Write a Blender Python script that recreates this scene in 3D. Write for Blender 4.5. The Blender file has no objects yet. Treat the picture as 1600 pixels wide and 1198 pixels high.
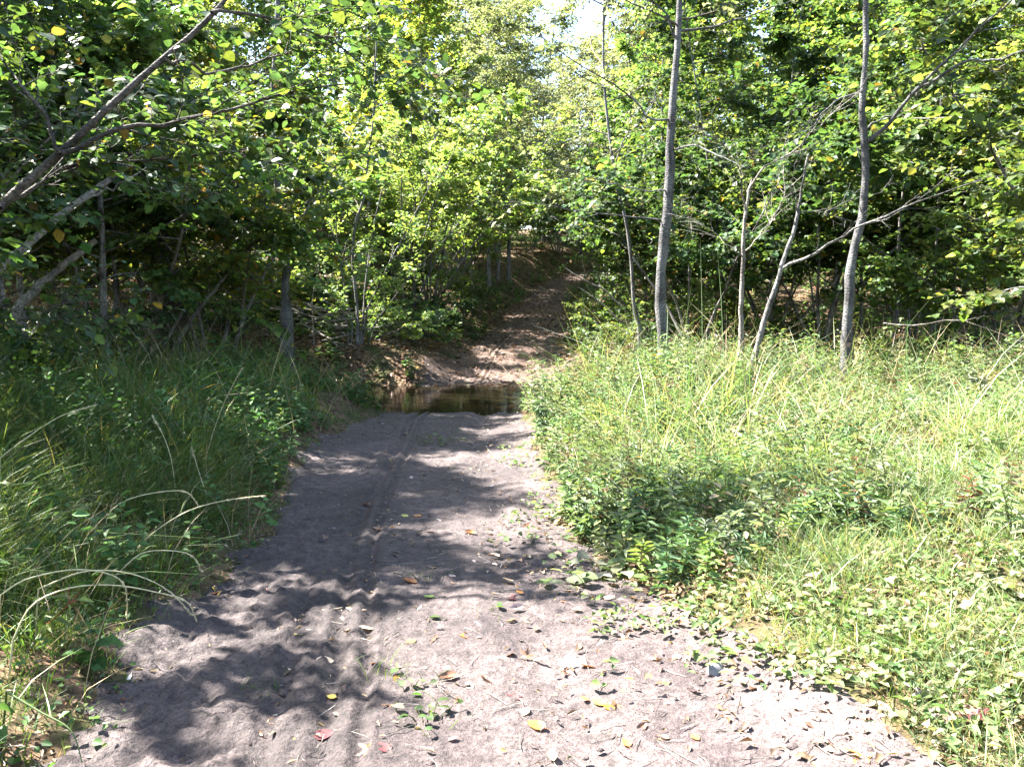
import bpy, math, random
import numpy as np
from mathutils import Vector, Euler

R = math.radians
C = bpy.context.scene.collection
SEED = np.random.default_rng(7)

# ------------------------------------------------------------------ helpers
def norm(a):
    return a / np.maximum(np.linalg.norm(a, axis=-1, keepdims=True), 1e-9)

def _hash(ix, iy, s):
    h = (ix.astype(np.int64) * 374761393 + iy.astype(np.int64) * 668265263 + s * 1442695041) & 0xffffffff
    h = ((h ^ (h >> 13)) * 1274126177) & 0xffffffff
    return ((h ^ (h >> 16)) & 0xffff) / 65535.0

def vnoise(x, y, s=0):
    x = np.asarray(x, float); y = np.asarray(y, float)
    ix = np.floor(x); iy = np.floor(y); fx = x - ix; fy = y - iy
    fx = fx * fx * (3 - 2 * fx); fy = fy * fy * (3 - 2 * fy)
    a = _hash(ix, iy, s); b = _hash(ix + 1, iy, s); c = _hash(ix, iy + 1, s); d = _hash(ix + 1, iy + 1, s)
    return (a * (1 - fx) + b * fx) * (1 - fy) + (c * (1 - fx) + d * fx) * fy - 0.5

def fbm(x, y, s=0, o=4):
    t = 0; a = 1.0
    for k in range(o):
        t = t + a * vnoise(np.asarray(x) * 2 ** k, np.asarray(y) * 2 ** k, s + k * 17); a *= 0.5
    return t

def sstep(a, b, x):
    t = np.clip((np.asarray(x, float) - a) / (b - a), 0, 1)
    return t * t * (3 - 2 * t)

CAM = np.array([0.0, 0.0, 1.6]); F = 1331.0; PITCH = math.atan(149 / F)
def P(px, py, d):
    xr = (px - 800) / F; yr = -(py - 599) / F
    v = np.array([xr, math.cos(PITCH) + yr * math.sin(PITCH), -math.sin(PITCH) + yr * math.cos(PITCH)])
    return CAM + v * (d / v[1])

# ------------------------------------------------------------------ terrain
_TY = [-6, 2.85, 6.3, 9, 12.3, 16, 20, 25, 32, 37, 42, 50, 60, 130]
_TX = [0.0, -0.25, -0.66, -0.86, -0.9, -0.35, 0.1, 0.6, 1.3, 2.0, 3.4, 7.5, 13, 45]
_ZY = [-6, 3, 8, 11.5, 12.6, 13.4, 15.3, 16.2, 17, 20, 25, 32, 42, 50, 80, 130]
_ZZ = [0, 0, -.07, -.16, -.24, -.40, -.40, -.22, -.12, .22, .64, 1.22, 2.3, 3.0, 4.2, 5]
_yy = np.linspace(-6, 130, 1361)
def _smooth(a, n):
    k = np.ones(n) / n
    return np.convolve(np.pad(a, n // 2, mode='edge'), k, mode='valid')[:len(a)]
_cx = _smooth(np.interp(_yy, _TY, _TX), 21)
_cz = _smooth(np.interp(_yy, _ZY, _ZZ), 7)
def track_x(y): return np.interp(y, _yy, _cx)
def track_z(y): return np.interp(y, _yy, _cz)
def track_w(y, side):
    y = np.asarray(y, float)
    w = 1.0 + 0.22 * fbm(y * 0.7, np.asarray(side) * 9.3 + 0 * y, 5, 3) + .12 * vnoise(y * 5, np.asarray(side) * 3.0 + 0 * y, 8) + .10 * vnoise(y * 12, np.asarray(side) * 3.0 + 0 * y, 9)
    w = w + 0.55 * sstep(5.0, 2.6, y) * (np.asarray(side) > 0) + .30 * sstep(5.2, 3.4, y) * (np.asarray(side) < 0)
    w = w + 0.20 * np.exp(-((y - 7.2) / 2.4) ** 2) * (np.asarray(side) < 0)
    w = w + 0.35 * np.exp(-((y - 17.0) / 1.8) ** 2) + .35 * vnoise(y * 2.2, np.asarray(side) * 5.0 + 0 * y, 11) * sstep(15.5, 17, y)
    w = w - 0.28 * sstep(19, 32, y)
    return w
def stream_y(x): return 14.3 - 0.10 * np.asarray(x, float) + 0.35 * np.sin(np.asarray(x, float) * 0.6)
def terrain(x, y, raw=False):
    x = np.asarray(x, float); y = np.asarray(y, float)
    u = x - track_x(y); a = np.abs(u)
    z = track_z(y)
    off = np.where(y < 12, 0.0, 0.0)
    nearz = np.interp(y, [-6, 3, 8, 12, 18, 20], [0, 0, 0, .02, .15, .22])
    bed = sstep(20, 17, y)
    base = nearz * bed + z * (1 - bed)            # land away from the track
    side = np.where(u < 0, 0.30, 0.20) * sstep(0.9, 3.2, a) + 0.10 * sstep(0.9, 1.5, a)
    side = side * (1 - 0.6 * sstep(4, 1, y))
    side = side + 0.55 * sstep(1.0, 3.0, a) * sstep(17, 26, y)
    lefthill = 0.22 * np.maximum(0, -x - 4.5) * sstep(11, 19, y) + 0.05 * np.maximum(0, -x - 3.0)
    lefthill = np.minimum(lefthill, 3.5)
    side = side + .05 * np.maximum(0, y - 44) * sstep(1.5, 6, a)
    land = base + side + lefthill + 0.16 * fbm(x * 0.45, y * 0.45, 3, 4) * sstep(0.8, 2.5, a)
    t = sstep(0.75, 1.6, a)
    h = z * (1 - t) + land * t
    # stream channel away from the track
    sd = np.abs(y - stream_y(x))
    ch = sstep(2.6, 1.2, sd)
    h = h * (1 - ch * t) + (-0.42) * ch * t
    if not raw:
        h = h - 0.10 * sstep(0.0, 0.12, track_w(y, np.sign(u)) - a)
    return h
def in_track(x, y):                      # >0 inside the bare track
    u = x - track_x(y)
    return track_w(y, np.sign(u)) - np.abs(u)
def ground_pt(px, py):
    d = 3.0
    lo, hi = 1.5, 60.0
    for k in range(4000):
        d = 1.5 + k * 0.012
        p = P(px, py, d)
        if p[2] <= float(terrain(p[0], p[1], True)) + 0.0: return p
    return p

# ------------------------------------------------------------------ mesh builder
class MB:
    def __init__(s): s.v = []; s.c = []; s.q = []; s.t = []; s.qm = []; s.tm = []; s.n = 0
    def add(s, v, faces, col, mat=0):
        v = np.asarray(v, np.float32).reshape(-1, 3); f = np.asarray(faces, np.int64)
        col = np.broadcast_to(np.asarray(col, np.float32), (len(v), 3))
        s.v.append(v); s.c.append(col)
        if f.shape[1] == 4: s.q.append(f + s.n); s.qm.append(np.full(len(f), mat, np.int32))
        else: s.t.append(f + s.n); s.tm.append(np.full(len(f), mat, np.int32))
        s.n += len(v)
    def mesh(s, name, mats, smooth=True):
        me = bpy.data.meshes.new(name)
        v = np.concatenate(s.v); c = np.concatenate(s.c)
        q = np.concatenate(s.q) if s.q else np.zeros((0, 4), np.int64)
        t = np.concatenate(s.t) if s.t else np.zeros((0, 3), np.int64)
        qm = np.concatenate(s.qm) if s.qm else np.zeros(0, np.int32)
        tm = np.concatenate(s.tm) if s.tm else np.zeros(0, np.int32)
        me.vertices.add(len(v)); me.vertices.foreach_set('co', v.ravel())
        me.loops.add(q.size + t.size)
        me.loops.foreach_set('vertex_index', np.concatenate([q.ravel(), t.ravel()]).astype(np.int32))
        me.polygons.add(len(q) + len(t))
        me.polygons.foreach_set('loop_start', np.concatenate([np.arange(len(q)) * 4, len(q) * 4 + np.arange(len(t)) * 3]).astype(np.int32))
        me.polygons.foreach_set('material_index', np.concatenate([qm, tm]))
        if smooth: me.polygons.foreach_set('use_smooth', np.ones(len(q) + len(t), bool))
        at = me.attributes.new('tint', 'FLOAT_COLOR', 'POINT')
        at.data.foreach_set('color', np.concatenate([c, np.ones((len(c), 1), np.float32)], 1).astype(np.float32).ravel())
        for m in mats: me.materials.append(m)
        me.update(calc_edges=True)
        return me
    def tubes(s, Pt, Rd, k, col, mat=0):
        """Pt (N,m,3) polylines, Rd (N,m) radii, k sides"""
        Pt = np.asarray(Pt, float); Rd = np.asarray(Rd, float)
        N, m, _ = Pt.shape
        T = np.gradient(Pt, axis=1); T = norm(T)
        mean = norm(Pt[:, -1] - Pt[:, 0])
        ref = np.where(np.abs(mean[:, 2:3]) > 0.8, np.array([[1.0, 0.1, 0]]), np.array([[0, 0.1, 1.0]]))
        A = norm(np.cross(T, ref[:, None, :])); B = np.cross(T, A)
        ang = np.arange(k) * 2 * math.pi / k
        V = Pt[:, :, None, :] + Rd[:, :, None, None] * (A[:, :, None, :] * np.cos(ang)[:, None] + B[:, :, None, :] * np.sin(ang)[:, None])
        i = np.arange(m - 1)[:, None] * k; j = np.arange(k)[None, :]; j2 = (j + 1) % k
        f = np.stack([i + j, i + j2, i + k + j2, i + k + j], -1).reshape(-1, 4)
        fs = (f[None] + (np.arange(N) * m * k)[:, None, None]).reshape(-1, 4)
        col = np.asarray(col, float)
        if col.ndim == 2: col = np.repeat(col, m * k, 0)
        s.add(V.reshape(-1, 3), fs, col, mat)
    def leaves(s, pos, d, n, size, ratio, col, mat=0, fine=False, droop=0.12, fold=0.10):
        pos = np.asarray(pos, float); N = len(pos)
        d = norm(d); sd = norm(np.cross(d, n)); n = np.cross(sd, d)
        size = np.broadcast_to(size, (N,))
        ratio = np.broadcast_to(ratio, (N,))
        if fine:
            ys = [0, .16, .40, .68, .88, 1.0]; ws = [.03, .34, .5, .40, .20, .01]
            L = []; 
            for y, w in zip(ys, ws):
                for sx in (-1, 0, 1):
                    L.append((sx * w, y, fold * abs(sx) * w * 2 - droop * y * y))
            f = []
            for r_ in range(len(ys) - 1):
                for c_ in range(2):
                    a = r_ * 3 + c_; f.append((a, a + 1, a + 4, a + 3))
        else:
            L = [(0, 0, 0), (.5, .42, fold), (.30, .78, fold * .6 - droop * .6), (0, 1, -droop), (-.30, .78, fold * .6 - droop * .6), (-.5, .42, fold)]
            f = [(0, 1, 2, 3), (0, 3, 4, 5)]
        L = np.array(L); k = len(L)
        V = pos[:, None, :] + size[:, None, None] * (L[None, :, 0:1] * ratio[:, None, None] * sd[:, None, :] + L[None, :, 1:2] * d[:, None, :] + L[None, :, 2:3] * n[:, None, :])
        fs = (np.array(f)[None] + (np.arange(N) * k)[:, None, None]).reshape(-1, 4)
        s.add(V.reshape(-1, 3), fs, np.repeat(np.asarray(col, float), k, 0), mat)
    def blades(s, pos, h, w, lean, face, bend, col, mat=0, tipcol=None):
        """grass blades: lean (N,2) horizontal lean vector, face (N,) facing angle"""
        N = len(pos); lv = np.array([0, .34, .68, 1.0]); ws = np.array([1, .9, .6, .06])
        sx = np.stack([np.cos(face), np.sin(face), np.zeros(N)], 1)
        vs = []
        for t, q in zip(lv, ws):
            hz = lean * (t * 0.35 + bend[:, None] * t * t)
            zz = h * (t - 0.30 * np.clip(np.linalg.norm(lean, axis=1) / np.maximum(h, .01), 0, 2) * bend * t * t)
            c = pos + np.concatenate([hz, zz[:, None]], 1)
            vs += [c - sx * (w * q * .5)[:, None], c + sx * (w * q * .5)[:, None]]
        V = np.stack(vs, 1)
        f = np.array([(0, 1, 3, 2), (2, 3, 5, 4), (4, 5, 7, 6)])
        fs = (f[None] + (np.arange(N) * 8)[:, None, None]).reshape(-1, 4)
        s.add(V.reshape(-1, 3), fs, np.repeat(np.asarray(col, float), 8, 0), mat)

def link(name, me, parent=None):
    o = bpy.data.objects.new(name, me); C.objects.link(o)
    if parent is not None: o.parent = parent
    return o
def tag(o, label, cat, group=None, kind=None):
    if label: o['label'] = label
    if cat: o['category'] = cat
    if group: o['group'] = group
    if kind: o['kind'] = kind
    return o
def thing(name, loc, label, cat, group=None, rz=0, sc=1.0):
    o = bpy.data.objects.new(name, None); C.objects.link(o)
    o.empty_display_size = 0.1
    o.location = loc; o.rotation_euler = (0, 0, rz)
    o.scale = (sc, sc, sc) if np.isscalar(sc) else sc
    return tag(o, label, cat, group)

# ------------------------------------------------------------------ materials
def new_mat(name):
    m = bpy.data.materials.new(name); m.use_nodes = True
    nt = m.node_tree; nt.nodes.clear()
    return m, nt, nt.nodes, nt.links
def leaf_mat(name, trans=0.42, rough=0.42, spec=0.45, yellow=(1.75, 1.55, 0.55)):
    m, nt, N, L = new_mat(name)
    out = N.new('ShaderNodeOutputMaterial'); mix = N.new('ShaderNodeMixShader')
    pb = N.new('ShaderNodeBsdfPrincipled'); tr = N.new('ShaderNodeBsdfTranslucent')
    at = N.new('ShaderNodeAttribute'); at.attribute_name = 'tint'
    oi = N.new('ShaderNodeObjectInfo')
    hsv = N.new('ShaderNodeHueSaturation')
    mr = N.new('ShaderNodeMapRange'); mr.inputs['To Min'].default_value = 0.8; mr.inputs['To Max'].default_value = 1.2
    mh = N.new('ShaderNodeMapRange'); mh.inputs['To Min'].default_value = 0.485; mh.inputs['To Max'].default_value = 0.51
    L.new(oi.outputs['Random'], mr.inputs['Value']); L.new(oi.outputs['Random'], mh.inputs['Value'])
    L.new(mr.outputs[0], hsv.inputs['Value']); L.new(mh.outputs[0], hsv.inputs['Hue'])
    L.new(at.outputs['Color'], hsv.inputs['Color'])
    # blotches along the leaf so no face is one flat colour
    tc = N.new('ShaderNodeTexCoord'); nz = N.new('ShaderNodeTexNoise'); nz.inputs['Scale'].default_value = 38; nz.inputs['Detail'].default_value = 2
    L.new(tc.outputs['Object'], nz.inputs['Vector'])
    mz = N.new('ShaderNodeMapRange'); mz.inputs['From Min'].default_value = .3; mz.inputs['From Max'].default_value = .7
    mz.inputs['To Min'].default_value = .75; mz.inputs['To Max'].default_value = 1.22
    L.new(nz.outputs['Fac'], mz.inputs['Value'])
    mb = N.new('ShaderNodeMix'); mb.data_type = 'RGBA'; mb.blend_type = 'MULTIPLY'; mb.inputs['Factor'].default_value = 1
    L.new(hsv.outputs['Color'], mb.inputs['A']); L.new(mz.outputs[0], mb.inputs['B'])
    L.new(mb.outputs['Result'], pb.inputs['Base Color'])
    pb.inputs['Roughness'].default_value = rough; pb.inputs['Specular IOR Level'].default_value = spec
    mm = N.new('ShaderNodeMix'); mm.data_type = 'RGBA'; mm.blend_type = 'MULTIPLY'; mm.inputs['Factor'].default_value = 1
    mm.clamp_result = False
    mm.inputs['B'].default_value = (*yellow, 1)
    L.new(mb.outputs['Result'], mm.inputs['A']); L.new(mm.outputs['Result'], tr.inputs['Color'])
    mix.inputs['Fac'].default_value = trans
    L.new(pb.outputs[0], mix.inputs[1]); L.new(tr.outputs[0], mix.inputs[2]); L.new(mix.outputs[0], out.inputs['Surface'])
    return m
def bark_mat(name, c1, c2, patch=None, scale=9.0):
    m, nt, N, L = new_mat(name)
    out = N.new('ShaderNodeOutputMaterial'); pb = N.new('ShaderNodeBsdfPrincipled')
    tc = N.new('ShaderNodeTexCoord'); mp = N.new('ShaderNodeMapping'); mp.inputs['Scale'].default_value = (3.5, 3.5, 0.8)
    nz = N.new('ShaderNodeTexNoise'); nz.inputs['Scale'].default_value = scale; nz.inputs['Detail'].default_value = 6; nz.inputs['Roughness'].default_value = .65
    L.new(tc.outputs['Object'], mp.inputs['Vector']); L.new(mp.outputs[0], nz.inputs['Vector'])
    cr = N.new('ShaderNodeValToRGB'); cr.color_ramp.elements[0].position = .36; cr.color_ramp.elements[1].position = .64
    cr.color_ramp.elements[0].color = (*c1, 1); cr.color_ramp.elements[1].color = (*c2, 1)
    L.new(nz.outputs['Fac'], cr.inputs['Fac'])
    n2 = N.new('ShaderNodeTexNoise'); n2.inputs['Scale'].default_value = 2.3; n2.inputs['Detail'].default_value = 4
    L.new(tc.outputs['Object'], n2.inputs['Vector'])
    r2 = N.new('ShaderNodeMapRange'); r2.inputs['From Min'].default_value = .48; r2.inputs['From Max'].default_value = .64
    L.new(n2.outputs['Fac'], r2.inputs['Value'])
    mx = N.new('ShaderNodeMix'); mx.data_type = 'RGBA'
    L.new(r2.outputs[0], mx.inputs['Factor']); L.new(cr.outputs['Color'], mx.inputs['A'])
    mx.inputs['B'].default_value = (*(patch or tuple(.55 * a for a in c1)), 1)
    L.new(mx.outputs['Result'], pb.inputs['Base Color']); pb.inputs['Roughness'].default_value = .85
    pb.inputs['Specular IOR Level'].default_value = .2
    bp = N.new('ShaderNodeBump'); bp.inputs['Strength'].default_value = .8; bp.inputs['Distance'].default_value = .025
    n3 = N.new('ShaderNodeTexNoise'); n3.inputs['Scale'].default_value = 34; n3.inputs['Detail'].default_value = 4
    mp3 = N.new('ShaderNodeMapping'); mp3.inputs['Scale'].default_value = (1, 1, 2.2); L.new(tc.outputs['Object'], mp3.inputs['Vector']); L.new(mp3.outputs[0], n3.inputs['Vector'])
    r3 = N.new('ShaderNodeMapRange'); r3.inputs['From Min'].default_value = .35; r3.inputs['From Max'].default_value = .6; r3.inputs['To Min'].default_value = .45; r3.inputs['To Max'].default_value = 1.1
    L.new(n3.outputs['Fac'], r3.inputs['Value'])
    mk = N.new('ShaderNodeMix'); mk.data_type = 'RGBA'; mk.blend_type = 'MULTIPLY'; mk.inputs['Factor'].default_value = 1
    L.new(mx.outputs['Result'], mk.inputs['A']); L.new(r3.outputs[0], mk.inputs['B']); L.new(mk.outputs['Result'], pb.inputs['Base Color'])
    L.new(n3.outputs['Fac'], bp.inputs['Height']); L.new(bp.outputs[0], pb.inputs['Normal'])
    L.new(pb.outputs[0], out.inputs['Surface'])
    return m
def mud_mat():
    m, nt, N, L = new_mat('mud')
    out = N.new('ShaderNodeOutputMaterial'); pb = N.new('ShaderNodeBsdfPrincipled')
    tc = N.new('ShaderNodeTexCoord')
    def noise(sc, det=5, ro=.6, mapping=None):
        n = N.new('ShaderNodeTexNoise'); n.inputs['Scale'].default_value = sc; n.inputs['Detail'].default_value = det; n.inputs['Roughness'].default_value = ro
        L.new((mapping or tc).outputs['Object' if mapping is None else 0], n.inputs['Vector']); return n
    a = noise(1.1, 5); b = noise(14, 6, .7); c = noise(70, 4, .7)
    r1 = N.new('ShaderNodeValToRGB'); r1.color_ramp.elements[0].position = .36; r1.color_ramp.elements[1].position = .66
    r1.color_ramp.elements[0].color = (.056, .041, .040, 1); r1.color_ramp.elements[1].color = (.124, .096, .090, 1)
    L.new(a.outputs['Fac'], r1.inputs['Fac'])
    r2 = N.new('ShaderNodeMapRange'); r2.inputs['From Min'].default_value = .32; r2.inputs['From Max'].default_value = .70
    r2.inputs['To Min'].default_value = .42; r2.inputs['To Max'].default_value = 1.38
    L.new(b.outputs['Fac'], r2.inputs['Value'])
    r3 = N.new('ShaderNodeMapRange'); r3.inputs['From Min'].default_value = .35; r3.inputs['From Max'].default_value = .65
    r3.inputs['To Min'].default_value = .55; r3.inputs['To Max'].default_value = 1.35
    L.new(c.outputs['Fac'], r3.inputs['Value'])
    m1 = N.new('ShaderNodeMath'); m1.operation = 'MULTIPLY'; L.new(r2.outputs[0], m1.inputs[0]); L.new(r3.outputs[0], m1.inputs[1])
    mx = N.new('ShaderNodeMix'); mx.data_type = 'RGBA'; mx.blend_type = 'MULTIPLY'; mx.inputs['Factor'].default_value = 1
    L.new(r1.outputs['Color'], mx.inputs['A']); L.new(m1.outputs[0], mx.inputs['B'])
    # leaf mould brown up the hill and painted near sun come through the vertex tint
    at = N.new('ShaderNodeAttribute'); at.attribute_name = 'tint'
    m2 = N.new('ShaderNodeMix'); m2.data_type = 'RGBA'; m2.blend_type = 'MULTIPLY'; m2.inputs['Factor'].default_value = 1
    L.new(mx.outputs['Result'], m2.inputs['A']); L.new(at.outputs['Color'], m2.inputs['B'])
    L.new(m2.outputs['Result'], pb.inputs['Base Color'])
    rr = N.new('ShaderNodeMapRange'); rr.inputs['To Min'].default_value = .55; rr.inputs['To Max'].default_value = .95
    L.new(a.outputs['Fac'], rr.inputs['Value']); L.new(rr.outputs[0], pb.inputs['Roughness'])
    pb.inputs['Specular IOR Level'].default_value = .3
    b1 = N.new('ShaderNodeBump'); b1.inputs['Strength'].default_value = 1; b1.inputs['Distance'].default_value = .032
    L.new(b.outputs['Fac'], b1.inputs['Height'])
    b2 = N.new('ShaderNodeBump'); b2.inputs['Strength'].default_value = 1; b2.inputs['Distance'].default_value = .012
    L.new(c.outputs['Fac'], b2.inputs['Height']); L.new(b1.outputs[0], b2.inputs['Normal']); L.new(b2.outputs[0], pb.inputs['Normal'])
    L.new(pb.outputs[0], out.inputs['Surface'])
    return m
def soil_mat():
    m, nt, N, L = new_mat('forest_floor')
    out = N.new('ShaderNodeOutputMaterial'); pb = N.new('ShaderNodeBsdfPrincipled')
    tc = N.new('ShaderNodeTexCoord')
    v = N.new('ShaderNodeTexVoronoi'); v.inputs['Scale'].default_value = 16; L.new(tc.outputs['Object'], v.inputs['Vector'])
    n = N.new('ShaderNodeTexNoise'); n.inputs['Scale'].default_value = 2.2; n.inputs['Detail'].default_value = 6; L.new(tc.outputs['Object'], n.inputs['Vector'])
    cr = N.new('ShaderNodeValToRGB'); cr.color_ramp.elements[0].color = (.035, .024, .014, 1); cr.color_ramp.elements[1].color = (.15, .095, .06, 1)
    sep = N.new('ShaderNodeSeparateColor'); L.new(v.outputs['Color'], sep.inputs[0]); L.new(sep.outputs[0], cr.inputs['Fac'])
    c2 = N.new('ShaderNodeMix'); c2.data_type = 'RGBA'; c2.inputs['B'].default_value = (.045, .05, .018, 1)
    mr = N.new('ShaderNodeMapRange'); mr.inputs['From Min'].default_value = .45; mr.inputs['From Max'].default_value = .65
    L.new(n.outputs['Fac'], mr.inputs['Value']); L.new(mr.outputs[0], c2.inputs['Factor']); L.new(cr.outputs['Color'], c2.inputs['A'])
    L.new(c2.outputs['Result'], pb.inputs['Base Color']); pb.inputs['Roughness'].default_value = .95; pb.inputs['Specular IOR Level'].default_value = .1
    bp = N.new('ShaderNodeBump'); bp.inputs['Strength'].default_value = .8; bp.inputs['Distance'].default_value = .04
    L.new(v.outputs['Distance'], bp.inputs['Height']); L.new(bp.outputs[0], pb.inputs['Normal'])
    L.new(pb.outputs[0], out.inputs['Surface'])
    return m
def water_mat():
    m, nt, N, L = new_mat('stream_water')
    out = N.new('ShaderNodeOutputMaterial')
    gl = N.new('ShaderNodeBsdfGlossy'); gl.inputs['Roughness'].default_value = .04; gl.inputs['Color'].default_value = (.95, .95, .95, 1)
    tr = N.new('ShaderNodeBsdfTransparent'); tr.inputs['Color'].default_value = (.34, .25, .14, 1)
    df = N.new('ShaderNodeBsdfDiffuse'); df.inputs['Color'].default_value = (.020, .016, .009, 1)
    mx0 = N.new('ShaderNodeMixShader'); mx0.inputs['Fac'].default_value = .45
    L.new(tr.outputs[0], mx0.inputs[1]); L.new(df.outputs[0], mx0.inputs[2])
    fr = N.new('ShaderNodeFresnel'); fr.inputs['IOR'].default_value = 1.33
    tc = N.new('ShaderNodeTexCoord'); mp = N.new('ShaderNodeMapping'); mp.inputs['Scale'].default_value = (1.0, 2.6, 1)
    nz = N.new('ShaderNodeTexNoise'); nz.inputs['Scale'].default_value = 3.2; nz.inputs['Detail'].default_value = 3
    L.new(tc.outputs['Object'], mp.inputs['Vector']); L.new(mp.outputs[0], nz.inputs['Vector'])
    bp = N.new('ShaderNodeBump'); bp.inputs['Strength'].default_value = .12; bp.inputs['Distance'].default_value = .03
    L.new(nz.outputs['Fac'], bp.inputs['Height']); L.new(bp.outputs[0], gl.inputs['Normal']); L.new(bp.outputs[0], fr.inputs['Normal'])
    mx = N.new('ShaderNodeMixShader'); L.new(fr.outputs[0], mx.inputs['Fac'])
    L.new(mx0.outputs[0], mx.inputs[1]); L.new(gl.outputs[0], mx.inputs[2]); L.new(mx.outputs[0], out.inputs['Surface'])
    return m
def stone_mat():
    m, nt, N, L = new_mat('stone')
    out = N.new('ShaderNodeOutputMaterial'); pb = N.new('ShaderNodeBsdfPrincipled')
    tc = N.new('ShaderNodeTexCoord'); nz = N.new('ShaderNodeTexNoise'); nz.inputs['Scale'].default_value = 30; nz.inputs['Detail'].default_value = 6
    L.new(tc.outputs['Object'], nz.inputs['Vector'])
    cr = N.new('ShaderNodeValToRGB'); cr.color_ramp.elements[0].color = (.11, .105, .11, 1); cr.color_ramp.elements[1].color = (.25, .245, .25, 1)
    cr.color_ramp.elements[0].position = .3; cr.color_ramp.elements[1].position = .7
    L.new(nz.outputs['Fac'], cr.inputs['Fac']); L.new(cr.outputs['Color'], pb.inputs['Base Color']); pb.inputs['Roughness'].default_value = .85
    bp = N.new('ShaderNodeBump'); bp.inputs['Strength'].default_value = .5; bp.inputs['Distance'].default_value = .005
    L.new(nz.outputs['Fac'], bp.inputs['Height']); L.new(bp.outputs[0], pb.inputs['Normal'])
    L.new(pb.outputs[0], out.inputs['Surface'])
    return m

M_LEAF = leaf_mat('green_leaf', trans=.48, rough=.5, spec=.25, yellow=(1.6, 1.55, .75))
M_HERB = leaf_mat('herb_leaf', trans=.36, rough=.55, spec=.22, yellow=(1.35, 1.4, .85))
M_GRASS = leaf_mat('grass_blade', trans=.35, rough=.5, yellow=(1.4, 1.35, .6))
M_DRY = leaf_mat('dry_leaf', trans=.15, rough=.55, spec=.35, yellow=(1.1, 1.0, .7))
M_TWIG = bark_mat('twig_bark', (.07, .055, .045), (.17, .145, .12))
M_BARK = bark_mat('grey_bark', (.10, .09, .08), (.27, .25, .23))
M_PALE = bark_mat('pale_bark', (.10, .092, .085), (.24, .23, .215), patch=(.06, .055, .05), scale=6)
M_GREY = bark_mat('smooth_grey_bark', (.045, .043, .042), (.115, .11, .108), patch=(.17, .168, .165), scale=5)  # pale patches put bright sun dapples into the trunk bark colour
M_BROWN = bark_mat('brown_bark', (.05, .042, .035), (.12, .105, .09))
M_DARK = bark_mat('dark_mossy_bark', (.03, .026, .02), (.09, .078, .06), patch=(.045, .055, .018))
M_DEAD = bark_mat('dead_wood', (.15, .13, .11), (.33, .30, .26))
M_MUD = mud_mat(); M_SOIL = soil_mat(); M_WATER = water_mat(); M_STONE = stone_mat()

# leaf colour palettes (linear albedo)
PAL = {
 'hazel':  [((0.075, 0.130, 0.038), 5), ((0.100, 0.155, 0.043), 4), ((0.145, 0.180, 0.052), 2), ((0.050, 0.098, 0.038), 3), ((0.280, 0.250, 0.058), .25)],
 'bright': [((0.130, 0.190, 0.055), 5), ((0.175, 0.220, 0.072), 4), ((0.090, 0.150, 0.043), 3), ((0.280, 0.280, 0.087), .7)],
 'deep':   [((0.038, 0.078, 0.032), 5), ((0.052, 0.098, 0.032), 4), ((0.075, 0.115, 0.029), 2), ((0.200, 0.140, 0.036), .2)],
 'silver': [((.16, .185, .12), 4), ((.12, .15, .085), 4), ((.20, .21, .15), 2), ((.10, .13, .05), 2)],
 'autumn': [((.12, .155, .030), 4), ((.21, .20, .04), 1.6), ((.08, .125, .028), 5), ((.30, .20, .04), .25)],
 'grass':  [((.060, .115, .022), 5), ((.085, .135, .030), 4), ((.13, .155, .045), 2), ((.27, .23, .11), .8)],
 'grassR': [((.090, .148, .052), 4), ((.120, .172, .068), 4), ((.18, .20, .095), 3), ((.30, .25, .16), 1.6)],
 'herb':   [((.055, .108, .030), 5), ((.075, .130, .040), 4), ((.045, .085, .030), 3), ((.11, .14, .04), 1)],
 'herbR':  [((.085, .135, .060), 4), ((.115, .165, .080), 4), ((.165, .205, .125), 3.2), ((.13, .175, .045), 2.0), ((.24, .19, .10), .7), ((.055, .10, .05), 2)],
 'litter': [((.15, .095, .055), 5), ((.20, .145, .10), 4), ((.10, .06, .035), 3), ((.26, .20, .15), 2), ((.25, .15, .04), .7), ((.14, .05, .025), .5)],
}
def pick(rng, pal, n, jit=.16):
    cs = np.array([c for c, w in PAL[pal]]); w = np.array([w for c, w in PAL[pal]], float); w /= w.sum()
    c = cs[rng.choice(len(cs), n, p=w)]
    return c * (1 + rng.normal(0, jit, (n, 1))).clip(.5, 1.6) * (1 + rng.normal(0, .05, (n, 3)))

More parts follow.
